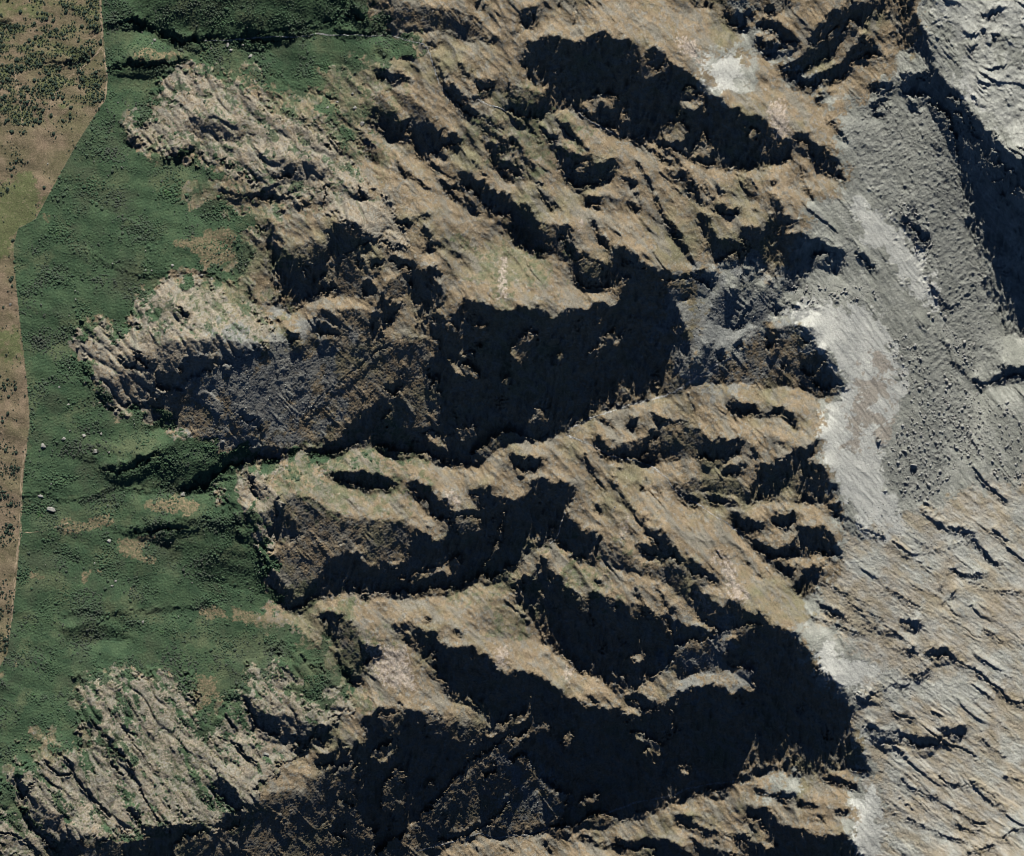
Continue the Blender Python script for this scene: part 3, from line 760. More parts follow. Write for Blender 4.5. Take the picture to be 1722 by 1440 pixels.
SP = 1.4
_h = None; _osp = None
for _sp, _it in ((5.6, 150), (2.8, 80), (SP, 24)):
    NX, NY = grid(_sp)
    CLS = class_map(_sp, 'faces'); _cl = class_map(_sp, 'clefts')
    if _sp < 5: CLS = warp(CLS, _sp); _cl = warp(_cl, _sp, 3, .45)
    CLS = np.where(_cl > 0, 3, CLS).astype(np.int8)
    if _h is None:
        X, Y = np.meshgrid(np.arange(NX)*_sp-PAD, np.arange(NY)*_sp-PAD)
        _h = (np.clip((X-250)/700, 0, 1)*120).astype(np.float32)+band(NY, NX, _sp, 220, seed=1)*6
    else:
        _h = up(_h, _osp, _sp)
    _h = solve(_sp, CLS, _h, _it); _osp = _sp
NX, NY = grid(SP)
PX, PY = np.meshgrid(np.arange(NX)*SP-PAD, np.arange(NY)*SP-PAD)     # map metres, y down
PX = PX.astype(np.float32); PY = PY.astype(np.float32)

# soften sunlit ground away from edges, keep crests crisp
_e = np.zeros((NY, NX), np.float32); _e[1:] += CLS[1:] != CLS[:-1]; _e[:, 1:] += CLS[:, 1:] != CLS[:, :-1]
_near = np.clip(blur(_e, 3)*8, 0, 1)
_h = _h*(_near)+blur(_h, 4)*(1-_near)
_h = lift_ledges(_h, CLS, SP)

def zone(name, soft, amp, lams=(60, 22, 9, 4), seed=100):
    a = np.zeros((NY, NX), np.float32)
    for q in ZONES[name]: fill_poly(a, (q+PAD)/SP, 1.0)
    b = blur(a, soft/SP)
    n = sum(band(NY, NX, SP, l, seed=seed+i)*(.5**(i*.6)) for i, l in enumerate(lams))
    return np.clip((b-.5+n*amp*(.12+3.5*b*(1-b)))*6+.5, 0, 1)*np.clip(b*12, 0, 1)

Zgreen = zone('green', 15, .42, (60, 25, 11, 5, 3), seed=110)
Ztalus = zone('talus', 36, .5, (70, 30, 12, 5), seed=145); Zscar = zone('scar', 3.5, .6, (14, 7, 4), seed=148)
Zgrassy = zone('grassy', 34, .5, (80, 30, 12, 5), seed=115); Zfield = zone('field', 1.2, 0, (60,), 120)
Zmeadow = zone('meadow', 14, .12, seed=130); Zgrey = zone('grey', 16, .26, seed=140)
Zbright = zone('bright', 14, .22, seed=150); Zsilt = zone('silt', 20, .5, seed=160)
Zslab = zone('slab', 25, .15, seed=170); Zdk = zone('darkscree', 14, .26, seed=180)
Zbare = zone('bare', 5, .22, (26, 12, 6, 3), seed=190)
_dn = np.zeros((NY, NX), np.float32)
fill_poly(_dn, (np.array([(-170, -170), (168, -170), (174, 165), (120, 198), (36, 215), (-170, 215)])+PAD)/SP, 1)
Zmeadow = np.maximum(Zmeadow, blur(_dn, 6)*np.clip(.35+.45*(band(NY, NX, SP, 40, 0, 2.2, 711)+.6*band(NY, NX, SP, 14, 0, 1.5, 712)), 0, 1))
Zout = zone('outcrop', 12, .3, seed=155); Zfacet = zone('facet', 12, .2, seed=158)
# green strips between the slabs in the lower left corner and on the first outcrops
_low = np.clip((1440+PAD-PY)/60, 0, 1)*0
_sl = np.zeros((NY, NX), np.float32)
fill_poly(_sl, (np.array([(-170, 1220), (60, 1220), (130, 1130), (320, 1130), (420, 1120), (480, 1090), (600, 1180), (540, 1230), (470, 1290), (380, 1390), (-170, 1610)])+PAD)/SP, 1)
_sl2 = np.zeros((NY, NX), np.float32)
fill_poly(_sl2, (np.array([(200, 100), (450, 70), (640, 70), (640, 300), (420, 420), (330, 340), (200, 230)])+PAD)/SP, 1)
fill_poly(_sl2, (np.array([(200, 560), (240, 480), (420, 480), (470, 560), (420, 620)])+PAD)/SP, 1)
fill_poly(_sl2, (np.array([(440, 770), (700, 740), (700, 800), (480, 830)])+PAD)/SP, 1)
_g = band(NY, NX, SP, 46, math.radians(57), 4.5, 201)+.7*band(NY, NX, SP, 17, math.radians(57), 2.0, 202)+.5*band(NY, NX, SP, 7, seed=203)
_g2 = band(NY, NX, SP, 40, math.radians(45), 1.6, 204)+.7*band(NY, NX, SP, 15, seed=205)+.5*band(NY, NX, SP, 6, seed=206)
Zgreen = np.maximum(Zgreen, np.clip((_g-.8)*2.5, 0, 1)*blur(_sl, 6)*(CLS == 1))
Zgreen = np.maximum(Zgreen, .8*np.clip((_g2-.75)*2.0, 0, 1)*blur(_sl2, 8)*(CLS == 1))
_fe = np.zeros((NY, NX), np.float32); fill_poly(_fe, (ZONES['field'][0]+PAD)/SP, 1.)
Zgreen = np.maximum(Zgreen, np.clip(blur(_fe, 14)*30, 0, 1)*(Zfield < .5)*(PY < 1125))
Zgreen *= (1-Zfield); Zgrey = np.maximum(Zgrey*(PX > 380), .8*Ztalus)

# surface roughness by ground kind
def ridged(lam, ang=0., st=1., seed=0):
    n = band(NY, NX, SP, lam, ang, st, seed); return .8-np.abs(n)
STR = math.radians(50)
soft = np.clip(np.maximum(blur((CLS == 0).astype(np.float32), 4), np.maximum(Zgreen, np.maximum(Zbright, Zsilt))), 0, 1)
rock = 1-soft
smooth_grey = np.clip(np.maximum(Zbright, np.maximum(Zdk, Zsilt)), 0, 1)
det = np.zeros((NY, NX), np.float32)
for i, (lam, amp, st) in enumerate([(90, .5, 2.5), (42, .35, 3.0), (21, .30, 4.0), (11, .24, 3.5), (6, .22, 1.6), (3.2, .24, 1.0)]):
    a = ridged(lam, STR, st, 300+i)*.6+band(NY, NX, SP, lam, 0, 1, 320+i)*.45
    det += a*amp*(rock*(1-.6*smooth_grey)+.10*soft)
def ledges(lam, amp, ang, seed, mlam, thr, wob=.28, mst=3.0):
    """bedding steps: the ground climbs gently, then drops off a short scarp"""
    ph = (-math.sin(ang)*PX+math.cos(ang)*PY)/lam
    ph = ph+band(NY, NX, SP, lam*3.2, ang, 4, seed)*wob*1.6+band(NY, NX, SP, lam*.9, ang, 4, seed+1)*wob*.35+band(NY, NX, SP, lam*.35, 0, 1, seed+2)*wob*.12
    f = ph-np.floor(ph)
    prof = np.where(f < .88, f/.88, (1-f)/.12)
    msk = np.clip((band(NY, NX, SP, mlam, ang, mst, seed+3)-thr)*1.6, 0, 1.2)
    return (prof*amp*msk).astype(np.float32)
lit = np.clip(blur((CLS != 3).astype(np.float32), 1.5), 0, 1)*rock*(1-smooth_grey)
high = lit*(1-Zslab)
# sharp secondary spurs and gullies running down the sunlit faces
_sp = np.clip(blur(((CLS == 1) & (Zgrey < .5)).astype(np.float32), 5)*1.4-.4, 0, 1)*(1-Zgreen)*(1-.6*Zout)
det += _sp*(ridged(64, math.radians(54), 2.4, 475)*2.2+ridged(30, math.radians(46), 2.4, 476)*1.0+ridged(15, math.radians(60), 2.2, 477)*.55)
# downslope flow lines of the scree
det += (ridged(26, math.radians(52), 5, 472)*.4+ridged(12, math.radians(55), 5, 470)*.3+ridged(5, math.radians(58), 4, 471)*.12)*Zgrey*(1-Zslab)*(1-Ztalus)
det += ledges(30, 3.5, math.radians(50), 410, 60, 1.45)*high
det += ledges(14, 1.7, math.radians(48), 420, 30, 1.0, .28, 4)*high
_obl = np.clip(blur((CLS == 2).astype(np.float32), 2), 0, 1)
det += _obl*(band(NY, NX, SP, 3.6, seed=464)*.22+band(NY, NX, SP, 5.5, seed=465)*.22+band(NY, NX, SP, 20, math.radians(120), 2.5, 466)*.28)
# rounded, crevice-bounded bosses of the low outcrops
_b = np.zeros((NY, NX), np.float32)
for lam, amp, st, sd_ in ((52, 3.8, 2.4, 480), (25, 1.0, 2.2, 483), (10, .45, 1.4, 482)):
    _b += np.minimum(np.abs(band(NY, NX, SP, lam, math.radians(56), st, sd_)), 1.1)*amp
det += _b*Zout*(CLS != 3)
_crev = np.clip(1-_b/2.4, 0, 1)*Zout*(CLS == 1)
Zgreen = np.maximum(Zgreen, np.clip(_crev*1.6-.55, 0, .9)*(PX < 640))
# fractured pale rock of the far ridge
litf = np.clip(blur((CLS != 3).astype(np.float32), 1.5), 0, 1)
det += (ledges(40, 4.2, math.radians(30), 490, 60, .3, .5, 2)+ledges(19, 2.2, math.radians(65), 495, 40, .5, .5, 2)+ledges(9, 1.0, math.radians(20), 500, 25, .2, .5, 2)+ridged(24, 0, 1, 504)*.8)*Zfacet*litf
Zbright = Zbright*(1-.55*Zfacet)
STR2 = math.radians(36)
det += (ledges(34, 4.0, STR2, 430, 60, .9, .25, 4)+ledges(16, 1.9, STR2, 440, 36, .9, .45, 4)+ledges(7.5, .8, STR2, 450, 26, .7, .4, 4))*Zslab*lit
for lam, amp in ((13, .35), (6.5, .25), (3.6, .16)):
    det += ridged(lam, STR2, 4.5, 340+int(lam))*amp*Zslab
# bushes, gravel grain
det += (band(NY, NX, SP, 3.2, seed=360)*.22+band(NY, NX, SP, 6, seed=361)*.25)*np.clip(Zgreen+.3*Zdk+.25*Zgrey, 0, 1)
det += (ridged(26, 0, 1, 364)*.8+np.maximum(band(NY, NX, SP, 9, seed=365)-1.0, 0)*1.5)*Zdk*(CLS != 2)
det += (band(NY, NX, SP, 120, 0, 1, 362)*1.0+band(NY, NX, SP, 45, math.radians(20), 2.5, 363)*.5)*soft*(1-.7*smooth_grey)
# broken blocks on shaded walls catch light here and there
_sh = blur((CLS == 3).astype(np.float32), 2)
det += _sh*(ridged(26, math.radians(100), 3.5, 374)*2.6+ridged(13, math.radians(85), 3, 375)*1.5+ridged(6, math.radians(80), 2, 376)*.6)
_m = np.clip((band(NY, NX, SP, 70, seed=370)-1.1), 0, 1.2)
det += _sh*_m*(ridged(14, 0, 1, 371)*2.2+ridged(7, 0, 1, 372)*1.1+band(NY, NX, SP, 4, seed=373)*.4)
HGT = (_h+det).astype(np.float32)
HGT -= float(np.median(HGT[:, :60]))

def height(x, y):
    """ground height at map position x,y"""
    return sample(HGT, (np.asarray(x, float)+PAD)/SP, (np.asarray(y, float)+PAD)/SP)
def zval(Z, x, y):
    return sample(Z, (np.asarray(x, float)+PAD)/SP, (np.asarray(y, float)+PAD)/SP)

# ------------------------------------------------------------------ node helpers
def mat(name):
    m = bpy.data.materials.new(name); m.use_nodes = True
    nt = m.node_tree; b = nt.nodes['Principled BSDF']
    b.inputs['Roughness'].default_value = .95; b.inputs['Specular IOR Level'].default_value = .1
    return m, nt, b
class NT:
    def __init__(s, nt):
        s.nt = nt; s.co = nt.nodes.new('ShaderNodeTexCoord').outputs['Object']
    def lk(s, a, b): s.nt.links.new(a, b)
    def noise(s, scale, detail=4, rough=.6, stretch=None, rot=0):
        n = s.nt.nodes.new('ShaderNodeTexNoise'); n.inputs['Scale'].default_value = scale
        n.inputs['Detail'].default_value = detail; n.inputs['Roughness'].default_value = rough
        if stretch:
            mp = s.nt.nodes.new('ShaderNodeMapping'); mp.inputs['Rotation'].default_value = (0, 0, rot)
            mp2 = s.nt.nodes.new('ShaderNodeMapping'); mp2.inputs['Scale'].default_value = stretch
            s.lk(s.co, mp.inputs[0]); s.lk(mp.outputs[0], mp2.inputs[0]); s.lk(mp2.outputs[0], n.inputs['Vector'])
        else: s.lk(s.co, n.inputs['Vector'])
        return n.outputs['Fac']
    def ramp(s, fac, a, b, c0=(0, 0, 0), c1=(1, 1, 1)):
        r = s.nt.nodes.new('ShaderNodeValToRGB'); e = r.color_ramp.elements
        e[0].position = a; e[1].position = b; e[0].color = (*c0, 1); e[1].color = (*c1, 1)
        s.lk(fac, r.inputs[0]); return r.outputs[0]
    def mix(s, f, a, b, mode='MIX'):
        n = s.nt.nodes.new('ShaderNodeMix'); n.data_type = 'RGBA'; n.blend_type = mode
        for i, v in ((0, f), (6, a), (7, b)):
            if hasattr(v, 'is_linked') or hasattr(v, 'links'): s.lk(v, n.inputs[i])
            elif isinstance(v, (int, float)): n.inputs[i].default_value = v
            else: n.inputs[i].default_value = (*v, 1)
        return n.outputs[2]
    def math(s, op, a, b=0.):
        n = s.nt.nodes.new('ShaderNodeMath'); n.operation = op
        for i, v in ((0, a), (1, b)):
            if isinstance(v, (int, float)): n.inputs[i].default_value = v
            else: s.lk(v, n.inputs[i])
        return n.outputs[0]
    def attr(s, name):
        a = s.nt.nodes.new('ShaderNodeAttribute'); a.attribute_name = name
        p = s.nt.nodes.new('ShaderNodeSeparateColor'); s.lk(a.outputs['Color'], p.inputs[0])
        return p.outputs[0], p.outputs[1], p.outputs[2]
    def bump(s, h, strength, dist, b):
        n = s.nt.nodes.new('ShaderNodeBump'); n.inputs['Strength'].default_value = strength
        n.inputs['Distance'].default_value = dist; s.lk(h, n.inputs['Height']); s.lk(n.outputs[0], b.inputs['Normal'])

def terrain_material():
    m, nt, b = mat('ground_cover'); g = NT(nt)
    green, field, grey = g.attr('zone_a'); bright, silt, slab = g.attr('zone_b'); dk, bare, meadow = g.attr('zone_c')
    n_big = g.noise(.012, 3); n_mid = g.noise(.05, 5, .65); n_fine = g.noise(.22, 5, .7); n_grain = g.noise(.75, 3, .8)
    n_str = g.noise(.06, 5, .65, (1, .22, 1), math.radians(50+90)); n_str2 = g.noise(.10, 5, .7, (1, .2, 1), math.radians(38+90))
    # tussock slopes
    tan = g.mix(g.ramp(n_mid, .38, .62), (.205, .158, .098), (.275, .215, .140))
    n_t = g.noise(.085, 5, .72)
    tan = g.mix(g.math('MULTIPLY', g.ramp(n_t, .52, .60), .85), tan, g.mix(g.ramp(n_fine, .4, .6), (.17, .168, .145), (.27, .262, .225)))
    tan = g.mix(g.ramp(n_big, .5, .68), tan, (.185, .172, .105))
    tan = g.mix(g.math('MULTIPLY', g.ramp(n_str, .50, .60), .9), tan, (.205, .192, .155))
    tan = g.mix(g.math('MULTIPLY', g.ramp(n_fine, .56, .70), .7), tan, (.36, .33, .27))
    grassy, _u1, _u2 = g.attr('zone_d')
    tan = g.mix(g.math('MULTIPLY', grassy, g.ramp(g.noise(.09, 5, .7), .36, .62)), tan, g.mix(g.ramp(n_fine, .4, .6), (.085, .105, .055), (.15, .155, .095)))
    tan = g.mix(g.ramp(g.noise(.33, 2, .8), .60, .68), tan, (.095, .085, .05))
    tan = g.mix(g.math('MULTIPLY', _u1, g.ramp(n_fine, .35, .6)), tan, (.42, .36, .30))
    outc, facet, _u3 = g.attr('zone_e')
    tan = g.mix(g.math('MULTIPLY', outc, g.ramp(n_fine, .40, .54)), tan, g.mix(g.ramp(n_mid, .4, .6), (.315, .268, .200), (.268, .252, .205)))
    # scree and bare rock
    gr = g.mix(g.ramp(n_mid, .35, .65), (.245, .25, .215), (.35, .352, .305))
    gr = g.mix(g.math('MULTIPLY', g.ramp(n_fine, .5, .66), .5), gr, (.42, .42, .37))
    n_v = g.noise(.045, 4, .7, (1, .12, 1), math.radians(55+90))
    gr = g.mix(g.math('MULTIPLY', g.ramp(n_v, .42, .56), .75), gr, (.20, .205, .175))
    sl = g.mix(g.ramp(n_str2, .36, .60), (.39, .375, .325), (.29, .25, .185))
    sl = g.mix(g.ramp(n_big, .46, .56), sl, g.mix(g.ramp(n_str2, .4, .6), (.31, .312, .27), (.41, .408, .36)))
    sl = g.mix(g.math('MULTIPLY', g.ramp(n_mid, .50, .66), .75), sl, (.34, .342, .31))
    sl = g.mix(g.math('MULTIPLY', g.ramp(n_fine, .60, .70), .8), sl, (.17, .14, .06))
    gr = g.mix(slab, gr, sl)
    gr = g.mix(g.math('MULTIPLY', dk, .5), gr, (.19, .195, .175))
    gr = g.mix(bright, gr, g.mix(g.ramp(n_mid, .35, .65), (.40, .40, .36), (.51, .508, .455)))
    gr = g.mix(g.math('MULTIPLY', silt, .85), gr, (.30, .265, .215))
    gr = g.mix(g.math('MULTIPLY', g.math('MULTIPLY', slab, g.ramp(g.noise(.022, 4, .7, (1, .3, 1), math.radians(38+90)), .48, .60)), .75), gr, g.mix(g.ramp(n_str2, .4, .6), (.32, .265, .185), (.27, .23, .15)))
    gr = g.mix(g.math('MULTIPLY', _u2, .8), gr, g.mix(g.ramp(n_fine, .4, .6), (.14, .148, .142), (.25, .255, .24)))
    c = g.mix(grey, tan, gr)
    # scrub floor
    gn = g.mix(g.ramp(n_mid, .36, .64), (.042, .076, .042), (.072, .114, .060))
    gn = g.mix(g.math('MULTIPLY', g.ramp(n_big, .52, .64), .6), gn, (.068, .078, .050))
    gn = g.mix(g.ramp(g.noise(.018, 4, .6), .52, .66), gn, (.10, .125, .068))
    gn = g.mix(g.math('MULTIPLY', bare, .9), gn, g.mix(g.ramp(n_fine, .42, .6), (.11, .115, .065), (.25, .19, .12)))
    c = g.mix(green, c, gn)
    # dry pasture
    fd = g.mix(g.ramp(n_mid, .38, .62), (.140, .112, .072), (.245, .185, .125))
    fd = g.mix(g.math('MULTIPLY', g.ramp(n_big, .42, .6), .45), fd, (.10, .115, .05))
    fd = g.mix(g.math('MULTIPLY', meadow, .8), fd, (.105, .130, .055))
    fd = g.mix(g.math('MULTIPLY', g.ramp(n_fine, .55, .7), .5), fd, (.33, .26, .18))
    c = g.mix(field, c, fd)
    c = g.mix(g.ramp(n_grain, .36, .64), g.mix(1, c, (.50, .50, .52), 'MULTIPLY'), g.mix(1, c, (1.38, 1.38, 1.36), 'MULTIPLY'))
    g.lk(c, b.inputs['Base Color'])
    g.bump(g.math('ADD', g.math('MULTIPLY', n_fine, 2.2), n_grain), .55, 1.2, b)
    return m

# ------------------------------------------------------------------ the ground sheet
def make_mesh(name, verts, faces_idx, nper, smooth=True):
    me = bpy.data.meshes.new(name)
    verts = np.asarray(verts, np.float32); faces_idx = np.asarray(faces_idx, np.int32).ravel()
    nf = len(faces_idx)//nper
    me.vertices.add(len(verts)); me.vertices.foreach_set('co', verts.ravel())
    me.loops.add(len(faces_idx)); me.loops.foreach_set('vertex_index', faces_idx)
    me.polygons.add(nf); me.polygons.foreach_set('loop_start', np.arange(nf, dtype=np.int32)*nper)
    me.polygons.foreach_set('loop_total', np.full(nf, nper, np.int32))
    me.polygons.foreach_set('use_smooth', np.full(nf, smooth, bool))
    me.update(calc_edges=True); return me
def link(name, me, m, **props):
    o = bpy.data.objects.new(name, me); scene.collection.objects.link(o)
    if m and not me.materials: me.materials.append(m)
    for k, v in props.items(): o[k] = v
    return o
GX = PX-861; GY = 720-PY
# the outermost ring is drawn out into a wide plain so that the sheet has no near edge
GX = GX.copy(); GY = GY.copy(); GZ = HGT.copy()
for a_, sl_, d_ in ((GX, (slice(None), 0), -6000), (GX, (slice(None), -1), 6000)): a_[sl_] += d_
GY[0] += 6000; GY[-1] -= 6000
idx = np.arange(NX*NY, dtype=np.int32).reshape(NY, NX)
F = np.stack([idx[1:, :-1], idx[1:, 1:], idx[:-1, 1:], idx[:-1, :-1]], -1)
me = make_mesh('terrain', np.stack([GX, GY, GZ], -1).reshape(-1, 3), F, 4)
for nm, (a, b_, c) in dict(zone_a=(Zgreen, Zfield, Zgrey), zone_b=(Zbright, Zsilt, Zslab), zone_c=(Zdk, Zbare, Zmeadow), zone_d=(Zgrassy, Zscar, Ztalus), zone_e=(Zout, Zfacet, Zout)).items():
    at = me.attributes.new(nm, 'FLOAT_COLOR', 'POINT')
    at.data.foreach_set('color', np.stack([a, b_, c, np.ones_like(a)], -1).astype(np.float32).ravel())
link('terrain', me, terrain_material(), kind='structure')

# ------------------------------------------------------------------ streams and tracks draped on the ground
def wpos(x, y, dz=0.): return np.stack([np.asarray(x)-861, 720-np.asarray(y), height(x, y)+dz], -1)
def densify(pts, step=1.5, wob=1.5, seed=0):
    p = np.array(pts, float); d = np.r_[0, np.cumsum(np.hypot(*np.diff(p, axis=0).T))]
    n = max(int(d[-1]/step), 2); t = np.linspace(0, d[-1], n)
    x = np.interp(t, d, p[:, 0]); y = np.interp(t, d, p[:, 1])
    k = np.ones(9)/9
    for _ in range(2):
        x[4:-4] = np.convolve(x, k, 'same')[4:-4]; y[4:-4] = np.convolve(y, k, 'same')[4:-4]
    g = np.random.default_rng(seed)
    for lam in (6, 14):
        m = n//lam+3
        x += np.interp(np.arange(n)/lam, np.arange(m), g.normal(0, 1, m))*wob*lam/14
        y += np.interp(np.arange(n)/lam, np.arange(m), g.normal(0, 1, m))*wob*lam/14
    return x, y
def ribbon(name, pts, width, m, dz, seed, wob=1.0, vary=.4, **kw):
    x, y = densify(pts, 1.5, wob, seed); n = len(x)
    tx = np.gradient(x); ty = np.gradient(y); L = np.hypot(tx, ty)+1e-6; nx_, ny_ = -ty/L, tx/L
    g = np.random.default_rng(seed+1)
    wl_ = width/2*(1+g.uniform(-vary, vary, n)); wr_ = width/2*(1+g.uniform(-vary, vary, n))
    V = []
    for s in (-1, -.5, 0, .5, 1):
        o = np.where(s < 0, wl_, wr_)*s
        V.append(wpos(x+nx_*o, y+ny_*o, dz+.25*(1-abs(s))+np.interp(np.arange(n)/5, np.arange(n//5+3), g.uniform(-1.1, .35, n//5+3))))
    V = np.stack(V, 1).reshape(-1, 3)
    i = np.arange(n-1)[:, None]*5+np.arange(4)[None]
    Fc = np.stack([i, i+1, i+6, i+5], -1).reshape(-1, 4)
    return link(name, make_mesh(name, V, Fc, 4), m, kind='structure', **kw)

m_stone, nt_, b_ = mat('stream_stones'); g_ = NT(nt_)
c_ = g_.mix(g_.ramp(g_.noise(.5, 4, .7), .40, .62), (.18, .18, .165), (.42, .415, .385)); g_.lk(c_, b_.inputs['Base Color'])
g_.bump(g_.noise(.6, 4, .7), .8, 1.0, b_)
m_track, nt_, b_ = mat('track_earth'); g_ = NT(nt_)
c_ = g_.mix(g_.ramp(g_.noise(.25, 4, .7), .38, .62), (.21, .165, .105), (.33, .26, .18)); g_.lk(c_, b_.inputs['Base Color'])

STREAMS = [
 ([(345, 69), (400, 66), (450, 63), (480, 62), (535, 58), (570, 60), (600, 60), (660, 61), (690, 70), (712, 73), (724, 95), (731, 118), (741, 142), (751, 162), (768, 178)], 2.4),
 ([(803, 166), (820, 176), (835, 182), (852, 189)], 2.4),
 ([(971, 185), (982, 197), (998, 207), (1012, 213), (1030, 223), (1042, 231)], 2.2),
 ([(952, 731), (962, 736), (980, 742), (1000, 752), (1017, 762), (1050, 769), (1080, 779), (1105, 788), (1122, 803), (1131, 820), (1148, 836), (1180, 851), (1205, 869), (1235, 890), (1250, 906)], 2.4),
 ([(700, 1431), (737, 1420), (780, 1410), (805, 1402), (835, 1410), (860, 1405), (875, 1406), (925, 1393), (960, 1389)], 3.0),
 ([(1011, 1371), (1050, 1355), (1085, 1346), (1135, 1335), (1185, 1320), (1235, 1314)], 3.0),
 ([(955, 721), (985, 708), (1020, 695), (1060, 680), (1100, 670), (1132, 660), (1160, 645), (1190, 622), (1228, 600)], 4.0),
 ([(925, 915), (935, 905), (945, 880), (952, 862)], 2.0),
]
for k, (p, w) in enumerate(STREAMS): ribbon('stream', p, w, m_stone, .45, 500+k, .9, .7)
TRACKS = [
 ([(167, -10), (169, 20), (171, 40), (172, 75), (175, 100), (179, 120), (178, 150), (177, 166), (160, 190)], 4.0),
 ([(172, 80), (158, 95), (148, 108), (132, 117), (120, 125), (112, 138), (98, 150), (88, 165), (82, 185), (78, 198)], 3.6),
 ([(24, 105), (27, 130), (29, 150), (33, 172), (37, 195), (38, 214)], 4.5),
 ([(44, 748), (38, 790), (36, 830), (34, 870), (34, 896), (28, 940), (22, 1010), (16, 1060), (10, 1090)], 5.0),
 ([(34, 896), (50, 896), (65, 895), (85, 890), (103, 884), (115, 880)], 3.0),
]
for k, (p, w) in enumerate(TRACKS): ribbon('path', p, w, m_track, .35, 600+k, .5, .35)

# ------------------------------------------------------------------ rocks
import bmesh
def rock_mesh(name, seed, sx=1., sy=1., sz=1., n=15):
    g = random.Random(seed); bm = bmesh.new()
    for _ in range(n):
        v = [g.gauss(0, 1) for _ in range(3)]; L = math.sqrt(sum(a*a for a in v)); r = g.uniform(.82, 1.05)
        bm.verts.new((v[0]/L*r*sx, v[1]/L*r*sy, max(v[2]/L*r, -.55)*sz))
    res = bmesh.ops.convex_hull(bm, input=bm.verts)
    bmesh.ops.delete(bm, geom=[e for e in res['geom_interior'] if isinstance(e, bmesh.types.BMVert)], context='VERTS')
    bmesh.ops.bevel(bm, geom=list(bm.edges), offset=.06*min(sx, sy), segments=1, affect='EDGES')
    me = bpy.data.meshes.new(name); bm.to_mesh(me); bm.free(); return me
def rock_mat(name, a, b2):
    m, nt, b = mat(name); g = NT(nt)
    c = g.mix(g.ramp(g.noise(.35, 5, .7), .35, .62), a, b2); g.lk(c, b.inputs['Base Color'])
    g.bump(g.noise(.9, 5, .7), .6, .6, b); return m
m_pale = rock_mat('pale_rock', (.17, .165, .145), (.29, .283, .255))
m_grey = rock_mat('grey_rock', (.20, .20, .18), (.34, .335, .30))

